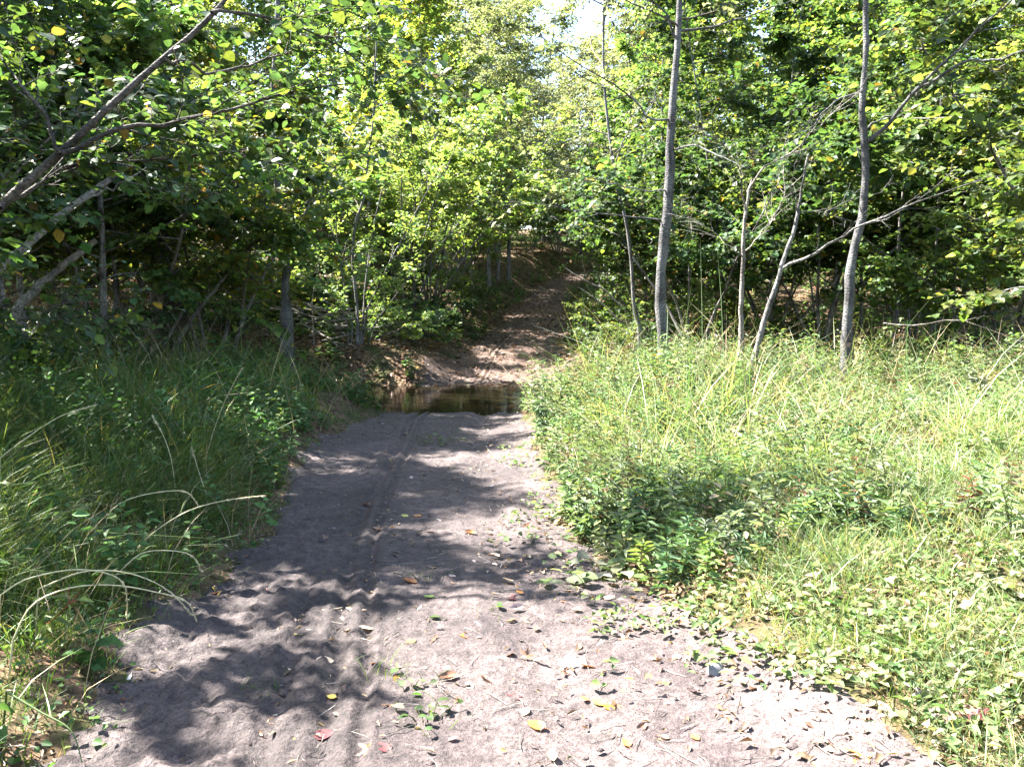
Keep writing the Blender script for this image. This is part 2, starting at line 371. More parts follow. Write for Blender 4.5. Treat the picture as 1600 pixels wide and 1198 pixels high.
# ------------------------------------------------------------------ trees
UP = np.array([0, 0, 1.0])
def grow(rng, p, d, L, m, wob=.10, trop=0.0):
    p = np.array(p, float); d = norm(np.array(d, float)); pts = [p.copy()]
    for k in range(m - 1):
        d = norm(d + rng.normal(0, wob, 3) + np.array([0, 0, trop])); p = p + d * L / (m - 1); pts.append(p.copy())
    return np.array(pts)
def along(pl, t):
    t = np.clip(t, 0, .9999) * (len(pl) - 1); i = t.astype(int); f = (t - i)[:, None]
    return pl[i] * (1 - f) + pl[i + 1] * f, norm(pl[i + 1] - pl[i])
def rand_h(rng, n):
    a = rng.uniform(0, 2 * math.pi, n); return np.stack([np.cos(a), np.sin(a), np.zeros(n)], 1)
def sprays(mb, rng, O, D, L, nl, size, pal, ratio=.78, fine=False, flat=.45, twig_r=.0035, mat_leaf=0, mat_twig=1, droop=.25):
    """twigs from origins O along D with nl leaves each; leafy flat sprays"""
    N = len(O); D = norm(D); L = np.broadcast_to(L, (N,))
    S = norm(np.cross(D, UP + rng.normal(0, .25, (N, 3))))
    t = np.array([0, .5, 1.0])
    sag = -droop * L
    pts = O[:, None, :] + D[:, None, :] * (L[:, None] * t)[..., None]
    pts[:, :, 2] += (sag[:, None] * t ** 2) * .6
    r = np.outer(np.ones(N), [1, .75, .4]) * twig_r
    mb.tubes(pts, r, 3, (.1, .08, .06), mat_twig)
    tl = (np.arange(nl) + .6) / nl
    tt = tl[None, :] + rng.normal(0, .03, (N, nl))
    pos = O[:, None, :] + D[:, None, :] * (L[:, None] * tt)[..., None]
    pos[:, :, 2] += sag[:, None] * tt ** 2 * .6
    sgn = np.where(np.arange(nl) % 2 == 0, 1.0, -1.0)[None, :, None]
    ld = D[:, None, :] * .55 + S[:, None, :] * sgn * .85 + np.array([0, 0, -.30]) + rng.normal(0, .28, (N, nl, 3))
    nn = UP + rng.normal(0, flat * .85, (N, 1, 3)) + rng.normal(0, flat * .55, (N, nl, 3))
    sz = size * rng.uniform(.4, 1.3, (N, nl)) * rng.uniform(.75, 1.2, (N, 1))
    base = pick(rng, pal, N * nl)
    tw = (1 + rng.normal(0, .16, (N, 1, 1))) * (1 + rng.normal(0, .14))
    base = (base.reshape(N, nl, 3) * tw).reshape(-1, 3)
    mb.leaves(pos.reshape(-1, 3), ld.reshape(-1, 3), nn.reshape(-1, 3), sz.ravel(), ratio * rng.uniform(.85, 1.15, N * nl), base, mat_leaf, fine)
def taper(pl, r0, r1, p=1.0):
    t = np.linspace(0, 1, len(pl)) ** p
    return (r0 * (1 - t) + r1 * t)

def make_shrub(seed, H=4.5, stems=7, br=10, tw=10, nl=9, leaf=.09, pal='hazel', spread=.5, r0=.032, bark=None, lo=.25, ratio=.8, trop=-.035, tl=.5):
    rng = np.random.default_rng(seed); parts = []; cr = MB()
    for s in range(stems):
        a = 2 * math.pi * (s + rng.uniform(-.3, .3)) / stems
        d = np.array([math.cos(a), math.sin(a), 0]) * spread * rng.uniform(.35, 1.1) + UP
        L = H * rng.uniform(.75, 1.12)
        pl = grow(rng, np.array([math.cos(a), math.sin(a), 0]) * .12 * rng.uniform(.3, 1.3) + [0, 0, -.12], d, L, 12, .075, trop)
        mb = MB(); rr = r0 * rng.uniform(.6, 1.25)
        mb.tubes(pl[None], taper(pl, rr, rr * .18)[None], 7, (.2, .2, .2))
        n = br; t = rng.uniform(lo, 1.0, n) ** .85
        o, dd = along(pl, t)
        h = rand_h(rng, n)
        bd = norm(dd * .55 + h * .9 + UP * rng.uniform(-.1, .35, (n, 1)))
        bl = H * .24 * (1.25 - t) + .35
        bp = np.array([grow(rng, o[i], bd[i], bl[i] * rng.uniform(.7, 1.3), 6, .14, -.03) for i in range(n)])
        mb.tubes(bp, np.array([taper(b, rr * .35, .0035) for b in bp]), 4, (.2, .2, .2))
        for b in bp:
            q = rng.uniform(.15, 1.0, tw); oo, d3 = along(b, q)
            sd = norm(np.cross(d3, UP)) * rng.choice([-1, 1], (tw, 1))
            td = d3 * .7 + sd * rng.uniform(.2, 1.0, (tw, 1)) + rng.normal(0, .25, (tw, 3))
            sprays(cr, rng, oo, td, tl * rng.uniform(.5, 1.2, tw), nl, leaf, pal, ratio)
        parts.append(('stem', mb.mesh('stem', [bark or M_BARK])))
    parts.append(('foliage', cr.mesh('foliage', [M_LEAF, M_TWIG])))
    return parts

def make_tree(seed, H=7.5, limbs=22, sub=5, tw=6, nl=9, leaf=.09, pal='hazel', lo=.25, r0=.07, bark=None, width=2.3, ratio=.8, lean=(0, 0), flat=.45, tl=.5, up=.25, path=None):
    rng = np.random.default_rng(seed)
    pl = grow(rng, (0, 0, -.15), np.array([lean[0], lean[1], 1.0]), H, 16, .035, .03) if path is None else np.asarray(path, float)
    mb = MB(); cr = MB()
    tr = taper(pl, r0, r0 * .15); tr[0] *= 1.35
    mb.tubes(pl[None], tr[None], 10, (.2, .2, .2))
    n = limbs; t = np.sort(lo + (1 - lo) * (np.arange(n) + rng.uniform(0, 1, n)) / n)
    o, dd = along(pl, t)
    ang = np.arange(n) * 2.4 + rng.uniform(-.4, .4, n)
    h = np.stack([np.cos(ang), np.sin(ang), np.zeros(n)], 1)
    u = (t - lo) / (1 - lo)
    bl = width * (1.0 - .72 * u) * rng.uniform(.65, 1.2, n)
    bd = norm(h + UP * (up + .6 * u)[:, None])
    bp = np.array([grow(rng, o[i], bd[i], bl[i], 7, .12, .015) for i in range(n)])
    mb.tubes(bp, np.array([taper(b, max(.008, r0 * .30 * (1 - .6 * uu)), .004) for b, uu in zip(bp, u)]), 5, (.2, .2, .2))
    for b, L in zip(bp, bl):
        q = rng.uniform(.22, 1.0, sub); oo, d3 = along(b, q)
        sd = norm(np.cross(d3, UP)) * rng.choice([-1, 1], (sub, 1))
        sb = np.array([grow(rng, oo[i], d3[i] * .7 + sd[i] * .8 + rng.normal(0, .2, 3), L * .42 * rng.uniform(.6, 1.2), 5, .12, 0) for i in range(sub)])
        cr.tubes(sb, np.tile(np.linspace(.007, .003, 5), (sub, 1)), 3, (.1, .1, .1), 1)
        for s_ in list(sb) + [b]:
            q = rng.uniform(.2, 1.0, tw); o2, d4 = along(s_, q)
            sd = norm(np.cross(d4, UP)) * rng.choice([-1, 1], (tw, 1))
            sprays(cr, rng, o2, d4 * .7 + sd * rng.uniform(.2, 1, (tw, 1)) + rng.normal(0, .22, (tw, 3)), tl * rng.uniform(.5, 1.15, tw), nl, leaf, pal, ratio, flat=flat)
    return [('trunk', mb.mesh('trunk', [bark or M_BARK])), ('crown', cr.mesh('crown', [M_LEAF, M_TWIG]))]

def place(name, parts, x, y, label, cat, group=None, rz=0, sc=1.0, z=None, tilt=(0, 0)):
    z = float(terrain(x, y)) if z is None else z
    r = thing(name, (x, y, z), label, cat, group, rz, sc)
    r.rotation_euler = (tilt[0], tilt[1], rz)
    for n, me in parts: link(n, me, r)
    return r

HZ = [make_shrub(11, 4.6, 7, 13, 12, 9, .112, 'hazel', .55),
      make_shrub(12, 5.2, 8, 13, 12, 9, .108, 'bright', .42),
      make_shrub(13, 4.2, 6, 13, 13, 9, .118, 'deep', .6),
      make_shrub(14, 5.4, 7, 14, 12, 9, .105, 'bright', .5, bark=M_PALE, lo=.22),
      make_shrub(15, 4.8, 7, 13, 12, 9, .108, 'autumn', .5)]
TR = [make_tree(21, 7.5, 26, 5, 7, 9, .115, 'hazel', .20, .06),
      make_tree(22, 8.5, 28, 5, 7, 9, .110, 'bright', .20, .07),
      make_tree(23, 7.0, 24, 5, 7, 9, .120, 'deep', .24, .055),
      make_tree(24, 8.0, 26, 5, 7, 9, .110, 'autumn', .22, .065)]
POLE = [make_tree(31, 7.5, 18, 5, 6, 8, .115, 'deep', .36, .035, width=1.7, bark=M_BARK),
        make_tree(32, 7.0, 18, 5, 6, 8, .115, 'hazel', .32, .030, width=1.7, bark=M_BARK)]
FAR = [make_tree(41, 13, 34, 6, 7, 9, .20, 'hazel', .06, .12, width=4.2, tl=.9),
       make_tree(42, 15, 34, 6, 7, 9, .20, 'bright', .06, .13, width=4.4, tl=.9),
       make_tree(43, 14, 34, 6, 7, 9, .19, 'silver', .08, .12, width=4.0, tl=.9, ratio=.5)]
BUSH = [make_shrub(51, 1.3, 8, 6, 6, 7, .085, 'hazel', .8, .010, lo=.1, tl=.28),
        make_shrub(52, 1.1, 8, 6, 6, 7, .075, 'deep', .9, .009, lo=.1, tl=.25),
        make_shrub(53, 1.5, 7, 6, 6, 7, .095, 'bright', .7, .010, lo=.1, tl=.3)]
THICKET = [make_shrub(61, 5.0, 9, 10, 11, 8, .19, 'hazel', .8, .03, lo=.05, tl=.8),
           make_shrub(62, 5.5, 9, 10, 11, 8, .19, 'bright', .8, .03, lo=.05, tl=.8)]

def X(px, d): return (px - 800) * d / F
def put(kind, parts, px, d, label, cat, group=None, rz=0, sc=1.0, tilt=(0, 0)):
    return place(kind, parts, X(px, d), d, label, cat, group, rz, sc, tilt=tilt)
#TREES
exec_list = []
rs = np.random.default_rng(99)

# ================================================================== SETTING
def grid_mesh(name, Xg, Yg, Zg, mat, tint):
    ny, nx = Xg.shape
    mb = MB(); i = np.arange(ny - 1)[:, None] * nx; j = np.arange(nx - 1)[None]
    f = np.stack([i + j, i + j + 1, i + nx + j + 1, i + nx + j], -1).reshape(-1, 4)
    mb.add(np.stack([Xg, Yg, Zg], -1).reshape(-1, 3), f, tint)
    return mb.mesh(name, [mat])
gx = np.concatenate([-np.geomspace(90, 6, 60), np.linspace(-5.9, 5.9, 190), np.geomspace(6, 90, 60)])
gy = np.concatenate([np.linspace(-30, -5, 12), np.linspace(-4.5, 20, 330), np.geomspace(20.2, 130, 120)])
Xg, Yg = np.meshgrid(gx, gy)
tag(link('ground', grid_mesh('ground', Xg, Yg, terrain(Xg, Yg) + .02 * fbm(Xg * 4, Yg * 4, 9, 3), M_SOIL, (1, 1, 1))), None, None, kind='structure')
ty = [-5.0]
while ty[-1] < 62: ty.append(ty[-1] + float(np.clip(.0065 * max(ty[-1], 0), .016, .3)))
ty = np.array(ty); tu = np.linspace(-1.75, 1.75, 250)
U, Y = np.meshgrid(tu, ty); Xt = track_x(Y) + U
W = track_w(Y, np.sign(U))
det = .012 * fbm(Xt * 1.6, Y * 1.2, 31, 2) + .006 * fbm(Xt * 9, Y * 7, 41, 3) + .012 * np.abs(fbm(Xt * 24, Y * 22, 47, 2)) * (1 + 1.2 * sstep(.1, -.7, U)) + .010 * np.clip(fbm(Xt * 6, Y * 5, 48, 3), 0, 1) + .006 * vnoise(Xt * 45, Y * 40, 49)
rut = lambda c, w, dp: -dp * np.exp(-((U - c - .05 * np.sin(Y * .9)) / w) ** 2) + .5 * dp * np.exp(-((np.abs(U - c - .05 * np.sin(Y * .9)) - 2.0 * w) / (.7 * w)) ** 2)
det = det + rut(-.42, .032, .022) * (.7 + .8 * np.clip(fbm(Y * .8, Y * 0, 77, 2) + .3, 0, 1)) + rut(-.29, .022, .018) + rut(.5, .12, .018)
churn = sstep(-.35, -.8, U) * sstep(9, 5, Y)
det = det + rut(-.62, .035, .018) * np.clip(fbm(Y * .6, Y * 0 + 3, 79, 2) + .4, 0, 1) + .008 * np.abs(fbm(Xt * 5, Y * 5, 65, 3)) * sstep(.2, -.6, U)
det = det + churn * (.07 * np.abs(fbm(Xt * 5, Y * 5, 53, 3)) + .03 * np.abs(fbm(Xt * 18, Y * 18, 57, 2)))
det = det + .05 * np.maximum(0, fbm(Xt * 3.0, Y * 3.0, 61, 2)) * sstep(.45, .9, U) * np.exp(-((Y - 8.0) / 1.8) ** 2)
Zt = terrain(Xt, Y, True) + det * sstep(0, .25, W + .1 - np.abs(U)) - .07 * sstep(-.02, .16, np.abs(U) - W) + .004
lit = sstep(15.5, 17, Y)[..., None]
sun_wet_tone = .76 + .50 * sstep(-.3, 1.0, U + .35 * fbm(Xt * 1.3, Y * 1.3, 171, 3)) * sstep(5.5, 3.2, Y) + .12 * sstep(4, 6, Y)  # sunlight put into the mud colour: paler at the near right
sun_wet_tone = sun_wet_tone * (1 - .5 * np.exp(-((Y - 14.3) / 2.3) ** 4) - .25 * np.exp(-((U + .45) / .22) ** 2) * sstep(9, 6, Y))  # darker where wet at the ford, and along the left rut
tint = sun_wet_tone[..., None] * (1 - lit) * np.array([1, 1, 1.0]) + lit * np.array([1.02, .80, .62])
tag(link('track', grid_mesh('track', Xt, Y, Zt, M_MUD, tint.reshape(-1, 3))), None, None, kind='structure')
wx = np.linspace(-16, 16, 160); wv = np.linspace(-2.3, 2.3, 24)
Wx, Wv = np.meshgrid(wx, wv); Wy = stream_y(Wx) + Wv
tag(link('stream_water', grid_mesh('stream_water', Wx, Wy, np.full_like(Wx, -.215), M_WATER, (1, 1, 1))), None, None, kind='structure')

# ================================================================== GROUND COVER (nobody could count it)
def frustum(rng, n, d0, d1, p=0.0, px0=-450, px1=2050):
    """points in the wedge in front of the viewer; p skews the density with distance"""
    u = rng.uniform(0, 1, n)
    d = (d0 ** (1 - p) + u * (d1 ** (1 - p) - d0 ** (1 - p))) ** (1 / (1 - p))
    return X(rng.uniform(px0, px1, n), d), d
def stream_d(x, y): return np.abs(y - stream_y(x))
def sward_h(x, y):
    """height of the sward, m"""
    u = x - track_x(y); e = -in_track(x, y)
    n = fbm(x * .9, y * .9, 71, 3)
    left = .07 + (.22 + .12 * sstep(4.2, 6, y)) * sstep(.0, .9, e) * (1 + .9 * n)
    rgt = .06 + (.08 + .30 * sstep(3.9, 6.3, y - .25 * u)) * sstep(-.05, .8, e) * (1 + .9 * n) * (1 + .35 * sstep(6, 10, y))
    return np.where(u < 0, left, rgt)
def grass_field(name, right):
    rng = np.random.default_rng(301 + right); mb = MB()
    for (n, d0, d1, wmin) in ((62000, 2.2, 6.5, .0042), (38000, 6.0, 14.2, .0070)) if not right else ((50000, 2.2, 6.5, .0040), (13000, 6.0, 14.2, .0060)):
        x, y = frustum(rng, n * 2, d0, d1, .35)
        u = x - track_x(y); e = -in_track(x, y)
        ok = ((u > 0) == bool(right)) & (e > (-.10 + .5 * fbm(x * 3.2, y * 3.2, 81, 2) if right else -.06 + .26 * vnoise(x * 3.2, y * 3.2, 81))) & (stream_d(x, y) > 1.75)
        ok &= rng.uniform(0, 1, len(x)) < (.18 + .82 * sstep(-.3, .12, fbm(x * 1.3, y * 1.3, 83, 3))) * (1.0 if not right else 1.0) * (.35 + .65 * sstep(-.02, .35, e)) * (1 if right else .40 + .50 * sstep(6.5, 4.5, y))
        if not right: ok &= (y < 13.2)
        x = x[ok]; y = y[ok]; N = len(x)
        h = sward_h(x, y) * rng.uniform(.5, 1.35, N)
        long_ = rng.uniform(0, 1, N) < (.06 if right else .12)
        h = np.where(long_, h * 1.5, h) * (.7 + 1.1 * np.clip(fbm(x * 2.2, y * 2.2, 111, 3) + .3, 0, 1))
        la = 9 * fbm(x * 1.3, y * 1.3, 113, 2) + rng.normal(0, 1.9, N); lm = h * rng.uniform(.2, 1.25, N)
        toward = np.where(u[ok] < 0, .25, -.2) * h
        lean = np.stack([np.cos(la) * lm + toward, np.sin(la) * lm - .1 * h], 1)
        z = terrain(x, y)
        w = np.maximum(wmin, .0032) * rng.uniform(.6, 1.6, N) * (1 + .04 * y)
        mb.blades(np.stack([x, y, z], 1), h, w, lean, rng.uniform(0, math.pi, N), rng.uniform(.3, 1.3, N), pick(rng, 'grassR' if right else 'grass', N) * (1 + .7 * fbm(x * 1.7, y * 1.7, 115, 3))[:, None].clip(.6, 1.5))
    return tag(link(name, mb.mesh(name, [M_GRASS])), None, None, kind='stuff')
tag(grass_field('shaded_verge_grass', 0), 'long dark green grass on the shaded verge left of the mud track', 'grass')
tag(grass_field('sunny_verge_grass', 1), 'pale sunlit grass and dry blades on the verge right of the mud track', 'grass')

def herb_field(name, right, n, d0, d1, hmin, hmax, nl, leaf, ratio, pal, keep):
    rng = np.random.default_rng(401 + n); mb = MB()
    x, y = frustum(rng, n, d0, d1, .25)
    ok = keep(x, y, rng); x = x[ok]; y = y[ok]; N = len(x)
    cl = .55 + .9 * np.clip(fbm(x * 1.1, y * 1.1, 91, 3) + .3, 0, 1)
    h = rng.uniform(hmin, hmax, N) * cl
    if right: h = h * (.38 + .62 * sstep(3.4, 8.8, y - .25 * (x - track_x(y)) + 1.2 * vnoise(x * .9, y * .9, 141)))
    z = terrain(x, y)
    la = rng.uniform(0, 2 * math.pi, N); ln = h * rng.uniform(.05, .40, N)
    t = np.array([0, .35, .7, 1.0])
    pts = np.zeros((N, 4, 3)); pts[:, :, 0] = x[:, None] + np.outer(np.cos(la) * ln, t ** 1.7); pts[:, :, 1] = y[:, None] + np.outer(np.sin(la) * ln, t ** 1.7)
    pts[:, :, 2] = z[:, None] + h[:, None] * t
    mb.tubes(pts, np.outer(np.ones(N), [.0035, .003, .0025, .0012]), 3, (.10, .11, .04))
    tt = (np.arange(nl) + rng.uniform(.2, .9, (N, nl))) / nl * .85 + .15
    i = np.clip((tt * 3).astype(int), 0, 2); f = tt * 3 - i
    ii = np.arange(N)[:, None]
    pos = pts[ii, i] * (1 - f)[..., None] + pts[ii, i + 1] * f[..., None]
    an = np.arange(nl)[None] * 2.4 + rng.uniform(0, 6.28, (N, 1)) + rng.normal(0, .3, (N, nl))
    ld = np.stack([np.cos(an), np.sin(an), rng.uniform(-.25, .75, (N, nl)) + .4 * (tt - .5)], -1)
    nn = UP + rng.normal(0, .4, (N, nl, 3))
    sz = leaf * rng.uniform(.55, 1.3, (N, nl)) * (1.15 - .55 * tt) * (.7 + .5 * cl[:, None])
    c0 = pick(rng, pal, N, .12) * (1 + .55 * fbm(x * 1.5, y * 1.5, 143, 3))[:, None].clip(.6, 1.5)
    c = np.repeat(c0, nl, 0) * (1 + rng.normal(0, .13, (N * nl, 1)))
    mb.leaves(pos.reshape(-1, 3), ld.reshape(-1, 3), nn.reshape(-1, 3), sz.ravel(), ratio, c.clip(.01, .8), 0, False, .22)
    return tag(link(name, mb.mesh(name, [M_HERB])), None, None, kind='stuff')
def keepR(x, y, rng):
    u = x - track_x(y); e = -in_track(x, y)
    return (u > 0) & (e > .05) & (y - .25 * u > 3.5 + 2.0 * vnoise(x * 1.1, y * 1.1, 95)) & (stream_d(x, y) > 1.5) & (rng.uniform(0, 1, len(x)) < (.22 + sstep(-.1, .25, fbm(x * 1.3, y * 1.3, 97, 3))) * (.35 + .65 * sstep(3.6, 6.5, y)))
def keepL(x, y, rng):
    u = x - track_x(y); e = -in_track(x, y)
    return (u < 0) & (e > .10) & (stream_d(x, y) > 1.6) & (rng.uniform(0, 1, len(x)) < (.06 + sstep(-.1, .25, fbm(x * .9, y * .9, 98, 3))) * (.40 + .60 * sstep(4.3, 6.5, y)))
def keepF(x, y, rng):
    e = -in_track(x, y)
    return (e > .15) & (stream_d(x, y) > 1.5) & (rng.uniform(0, 1, len(x)) < sstep(-.3, .15, fbm(x * .5, y * .5, 99, 3)))
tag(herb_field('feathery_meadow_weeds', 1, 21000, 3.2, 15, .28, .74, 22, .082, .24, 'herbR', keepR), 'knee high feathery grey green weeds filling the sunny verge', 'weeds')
tag(herb_field('broad_meadow_weeds', 1, 5200, 3.0, 14, .20, .6, 11, .080, .52, 'grassR', keepR), 'scattered broad leaved yellow green weeds among the feathery ones', 'weeds')
tag(herb_field('silvery_meadow_weeds', 1, 4000, 3.4, 13, .25, .8, 18, .095, .24, 'silver', keepR), 'silvery woolly weeds scattered among the feathery ones', 'weeds')
tag(herb_field('withered_weeds', 1, 2300, 3.4, 13.5, .3, .85, 14, .060, .3, 'litter', keepR), 'brown withered weeds scattered through the sunny verge', 'weeds')
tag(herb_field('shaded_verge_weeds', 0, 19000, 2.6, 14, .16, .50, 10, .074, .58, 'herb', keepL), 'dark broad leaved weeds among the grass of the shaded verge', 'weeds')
tag(herb_field('forest_undergrowth', 0, 15000, 15.2, 54, .2, .75, 9, .12, .68, 'hazel', keepF), 'low leafy undergrowth on the forest floor beyond the ford', 'undergrowth')

def straw_field():
    rng = np.random.default_rng(460); mb = MB()
    x, y = frustum(rng, 6500, 2.8, 14.0, .25); u = x - track_x(y)
    ok = (in_track(x, y) < -.05) & (stream_d(x, y) > 1.5) & (rng.uniform(0, 1, len(x)) < np.where(u > 0, np.where(y < 6.0, .03, 1) * .15 + sstep(-.1, .3, fbm(x * .8, y * .8, 191, 3)) * sstep(5, 6.5, y) + .5 * sstep(8.5, 10.5, y), .38))
    x = x[ok]; y = y[ok]; N = len(x); h = rng.uniform(.35, .95, N) * (.7 + .5 * sstep(6, 10, y))
    a = rng.uniform(0, 6.28, N); lm = h * rng.uniform(.3, 1.0, N)
    mb.blades(np.stack([x, y, terrain(x, y)], 1), h, rng.uniform(.003, .006, N) * (.6 + .08 * y), np.stack([np.cos(a) * lm, np.sin(a) * lm], 1), rng.uniform(0, 3.1, N), rng.uniform(.5, 1.5, N), np.array([.27, .20, .12]) * rng.uniform(.55, 1.25, (N, 1)))
    return tag(link('dry_grass_straw', mb.mesh('dry_grass_straw', [M_DRY])), 'dry brown straw and drooping seed grass mixed through the verges', 'dry grass', kind='stuff')
straw_field()
def flat_leaves(name, pal, n, d0, d1, p, size, keep, lift, ratio, mat, seed, tiltn=.35):
    rng = np.random.default_rng(seed); mb = MB()
    x, y = frustum(rng, n, d0, d1, p); ok = keep(x, y, rng); x = x[ok]; y = y[ok]; N = len(x)
    z = np.where(in_track(x, y) > 0, terrain(x, y, True), terrain(x, y)) + rng.uniform(.2, 1, N) * lift + .012
    d = rand_h(rng, N) + rng.normal(0, .2, (N, 3)); nn = UP + rng.normal(0, tiltn, (N, 3))
    mb.leaves(np.stack([x, y, z], 1), d, nn, size * rng.uniform(.5, 1.35, N), ratio * rng.uniform(.6, 1.2, N), pick(rng, pal, N), 0, False, rng.uniform(-.3, .3), .14)
    return tag(link(name, mb.mesh(name, [mat])), None, None, kind='stuff')
tag(flat_leaves('low_cover_leaves', 'herb', 30000, 2.3, 14, .5, .036, lambda x, y, r: (x < track_x(y)) & (-in_track(x, y) > -.03 + .25 * vnoise(x * 3, y * 3, 82)) & (stream_d(x, y) > 1.6) & (r.uniform(0, 1, len(x)) < .35 + .65 * sstep(3.5, 5.5, y)), .10, .7, M_HERB, 501), 'small dark leaves carpeting the foot of the left verge', 'ground cover')
tag(flat_leaves('sunny_cover_leaves', 'grassR', 36000, 2.3, 9, .5, .044, lambda x, y, r: (x > track_x(y)) & (-in_track(x, y) > -.25 + .9 * fbm(x * 2.5, y * 2.5, 82, 2)) & (r.uniform(0, 1, len(x)) < .15 + sstep(-.2, .2, fbm(x * 1.6, y * 1.6, 84, 3))), .07, .75, M_HERB, 502), 'small bright leaves carpeting the right edge of the track', 'ground cover')
tag(flat_leaves('forest_leaf_litter', 'litter', 70000, 13, 50, .3, .10, lambda x, y, r: (stream_d(x, y) > 1.55) & ((in_track(x, y) < -.05) | (r.uniform(0, 1, len(x)) < .6)), .03, .6, M_DRY, 503), 'brown fallen leaves covering the forest floor beyond the ford', 'leaf litter')
tag(flat_leaves('verge_leaf_litter', 'litter', 2600, 2.3, 6.5, .4, .038, lambda x, y, r: (x > track_x(y)) & (np.abs(in_track(x, y) + .15) < .65 + .3 * vnoise(x * 2, y * 2, 85)), .018, .6, M_DRY, 507), 'pale dry leaves strewn along the sunny right edge of the track', 'leaf litter')
tag(flat_leaves('track_leaf_litter', 'litter', 16000, 2.4, 13, .1, .032, lambda x, y, r: (in_track(x, y) > -.3) & (r.uniform(0, 1, len(x)) < .20 + .25 * sstep(4, 8, y) + .75 * sstep(.5, -.1, in_track(x, y)) + .3 * sstep(.1, .5, fbm(x * 1.2, y * 1.2, 86, 2))), .006, .42, M_DRY, 504, .3), 'small brown bits of leaf trodden into the mud track', 'leaf litter')
def twig_litter():
    rng = np.random.default_rng(505); mb = MB(); N = 850
    x, y = frustum(rng, 2900, 2.4, 13, .3); ok = in_track(x, y) > -.2; x = x[ok][:N]; y = y[ok][:N]; N = len(x)
    z = terrain(x, y, True) + .016
    d = rand_h(rng, N); L = rng.uniform(.03, .16, N)
    t = np.array([-.5, 0, .5])
    pts = np.stack([x, y, z], 1)[:, None] + d[:, None] * (L[:, None] * t)[..., None]
    pts[:, 1, :2] += rng.normal(0, .006, (N, 2))
    mb.tubes(pts, np.full((N, 3), .0016), 3, (.2, .2, .2))
    return tag(link('twig_litter', mb.mesh('twig_litter', [M_DEAD])), 'tiny twigs and straw scattered over the mud track', 'twigs', kind='stuff')
twig_litter()
def clods():
    rng = np.random.default_rng(506); mb = MB()
    x, y = frustum(rng, 15000, 2.3, 12, .3); e = in_track(x, y); ok = (e > 0) & (rng.uniform(0, 1, len(x)) < (.12 + .8 * sstep(.6, .1, e)) * np.where(x > track_x(y), .25, 1)); x = x[ok]; y = y[ok]; N = len(x)
    base = np.array([(1, 0, 0), (0, 1, 0), (-1, 0, 0), (0, -1, 0), (0, 0, .8), (.6, .6, .5), (-.6, .6, .5), (-.6, -.6, .5), (.6, -.6, .5)], float)
    f = [(0, 1, 5), (1, 2, 6), (2, 3, 7), (3, 0, 8), (0, 5, 8), (1, 6, 5), (2, 7, 6), (3, 8, 7), (4, 5, 6), (4, 6, 7), (4, 7, 8), (4, 8, 5)]
    s = (rng.gamma(2.0, .0046, N) * (1 + 1.0 * sstep(-.2, -.9, x - track_x(y)))).clip(.003, .024)
    z = terrain(x, y, True) + .003
    V = np.stack([x, y, z], 1)[:, None] + base[None] * s[:, None, None] * (1 + rng.normal(0, .25, (N, 9, 1))) * np.array([1.2, 1, .7])
    fs = (np.array(f)[None] + (np.arange(N) * 9)[:, None, None]).reshape(-1, 3)
    mb.add(V.reshape(-1, 3), fs, (.95, .95, .95))
    return tag(link('mud_crumbs', mb.mesh('mud_crumbs', [M_MUD])), 'small crumbs of mud kicked up on the track', 'mud', kind='stuff')
clods()

# ================================================================== HERO TREES
def smooth_path(pts, m):
    pts = np.asarray(pts, float); n = len(pts)
    t = np.linspace(0, n - 1, m); out = []
    for a in t:
        i = min(int(a), n - 2); f = a - i
        p0 = pts[max(i - 1, 0)]; p1 = pts[i]; p2 = pts[i + 1]; p3 = pts[min(i + 2, n - 1)]
        out.append(.5 * ((2 * p1) + (-p0 + p2) * f + (2 * p0 - 5 * p1 + 4 * p2 - p3) * f * f + (-p0 + 3 * p1 - 3 * p2 + p3) * f ** 3))
    return np.array(out)
def bare_twigs(mb, rng, pl, n, L, r=.004, lo=.2, sub=3):
    t = rng.uniform(lo, 1, n); o, d = along(pl, t)
    sd = norm(np.cross(d, UP + rng.normal(0, .5, (n, 3)))) * rng.choice([-1, 1], (n, 1))
    bp = np.array([grow(rng, o[i], d[i] * .8 + sd[i] * rng.uniform(.3, .9) + UP * .15, L * rng.uniform(.4, 1.2), 6, .13, .0) for i in range(n)])
    mb.tubes(bp, np.tile(np.linspace(r, r * .35, 6), (n, 1)), 4, (.2, .2, .2))
    for b in bp:
        t = rng.uniform(.2, 1, sub); o, d = along(b, t)
        sp = np.array([grow(rng, o[i], d[i] + rng.normal(0, .55, 3), L * .35 * rng.uniform(.5, 1.2), 4, .15) for i in range(sub)])
        mb.tubes(sp, np.tile(np.linspace(r * .55, r * .25, 4), (sub, 1)), 3, (.2, .2, .2))
    return bp
def path_px(pts, d):
    d = np.broadcast_to(d, (len(pts),))
    return np.array([P(a, b, c) for (a, b), c in zip(pts, d)])
def _smooth_j(rng, n, r0):
    a = rng.normal(0, .22 * r0, (n, 2)); a[1:-1] = (a[:-2] + a[1:-1] + a[2:]) / 2
    return a
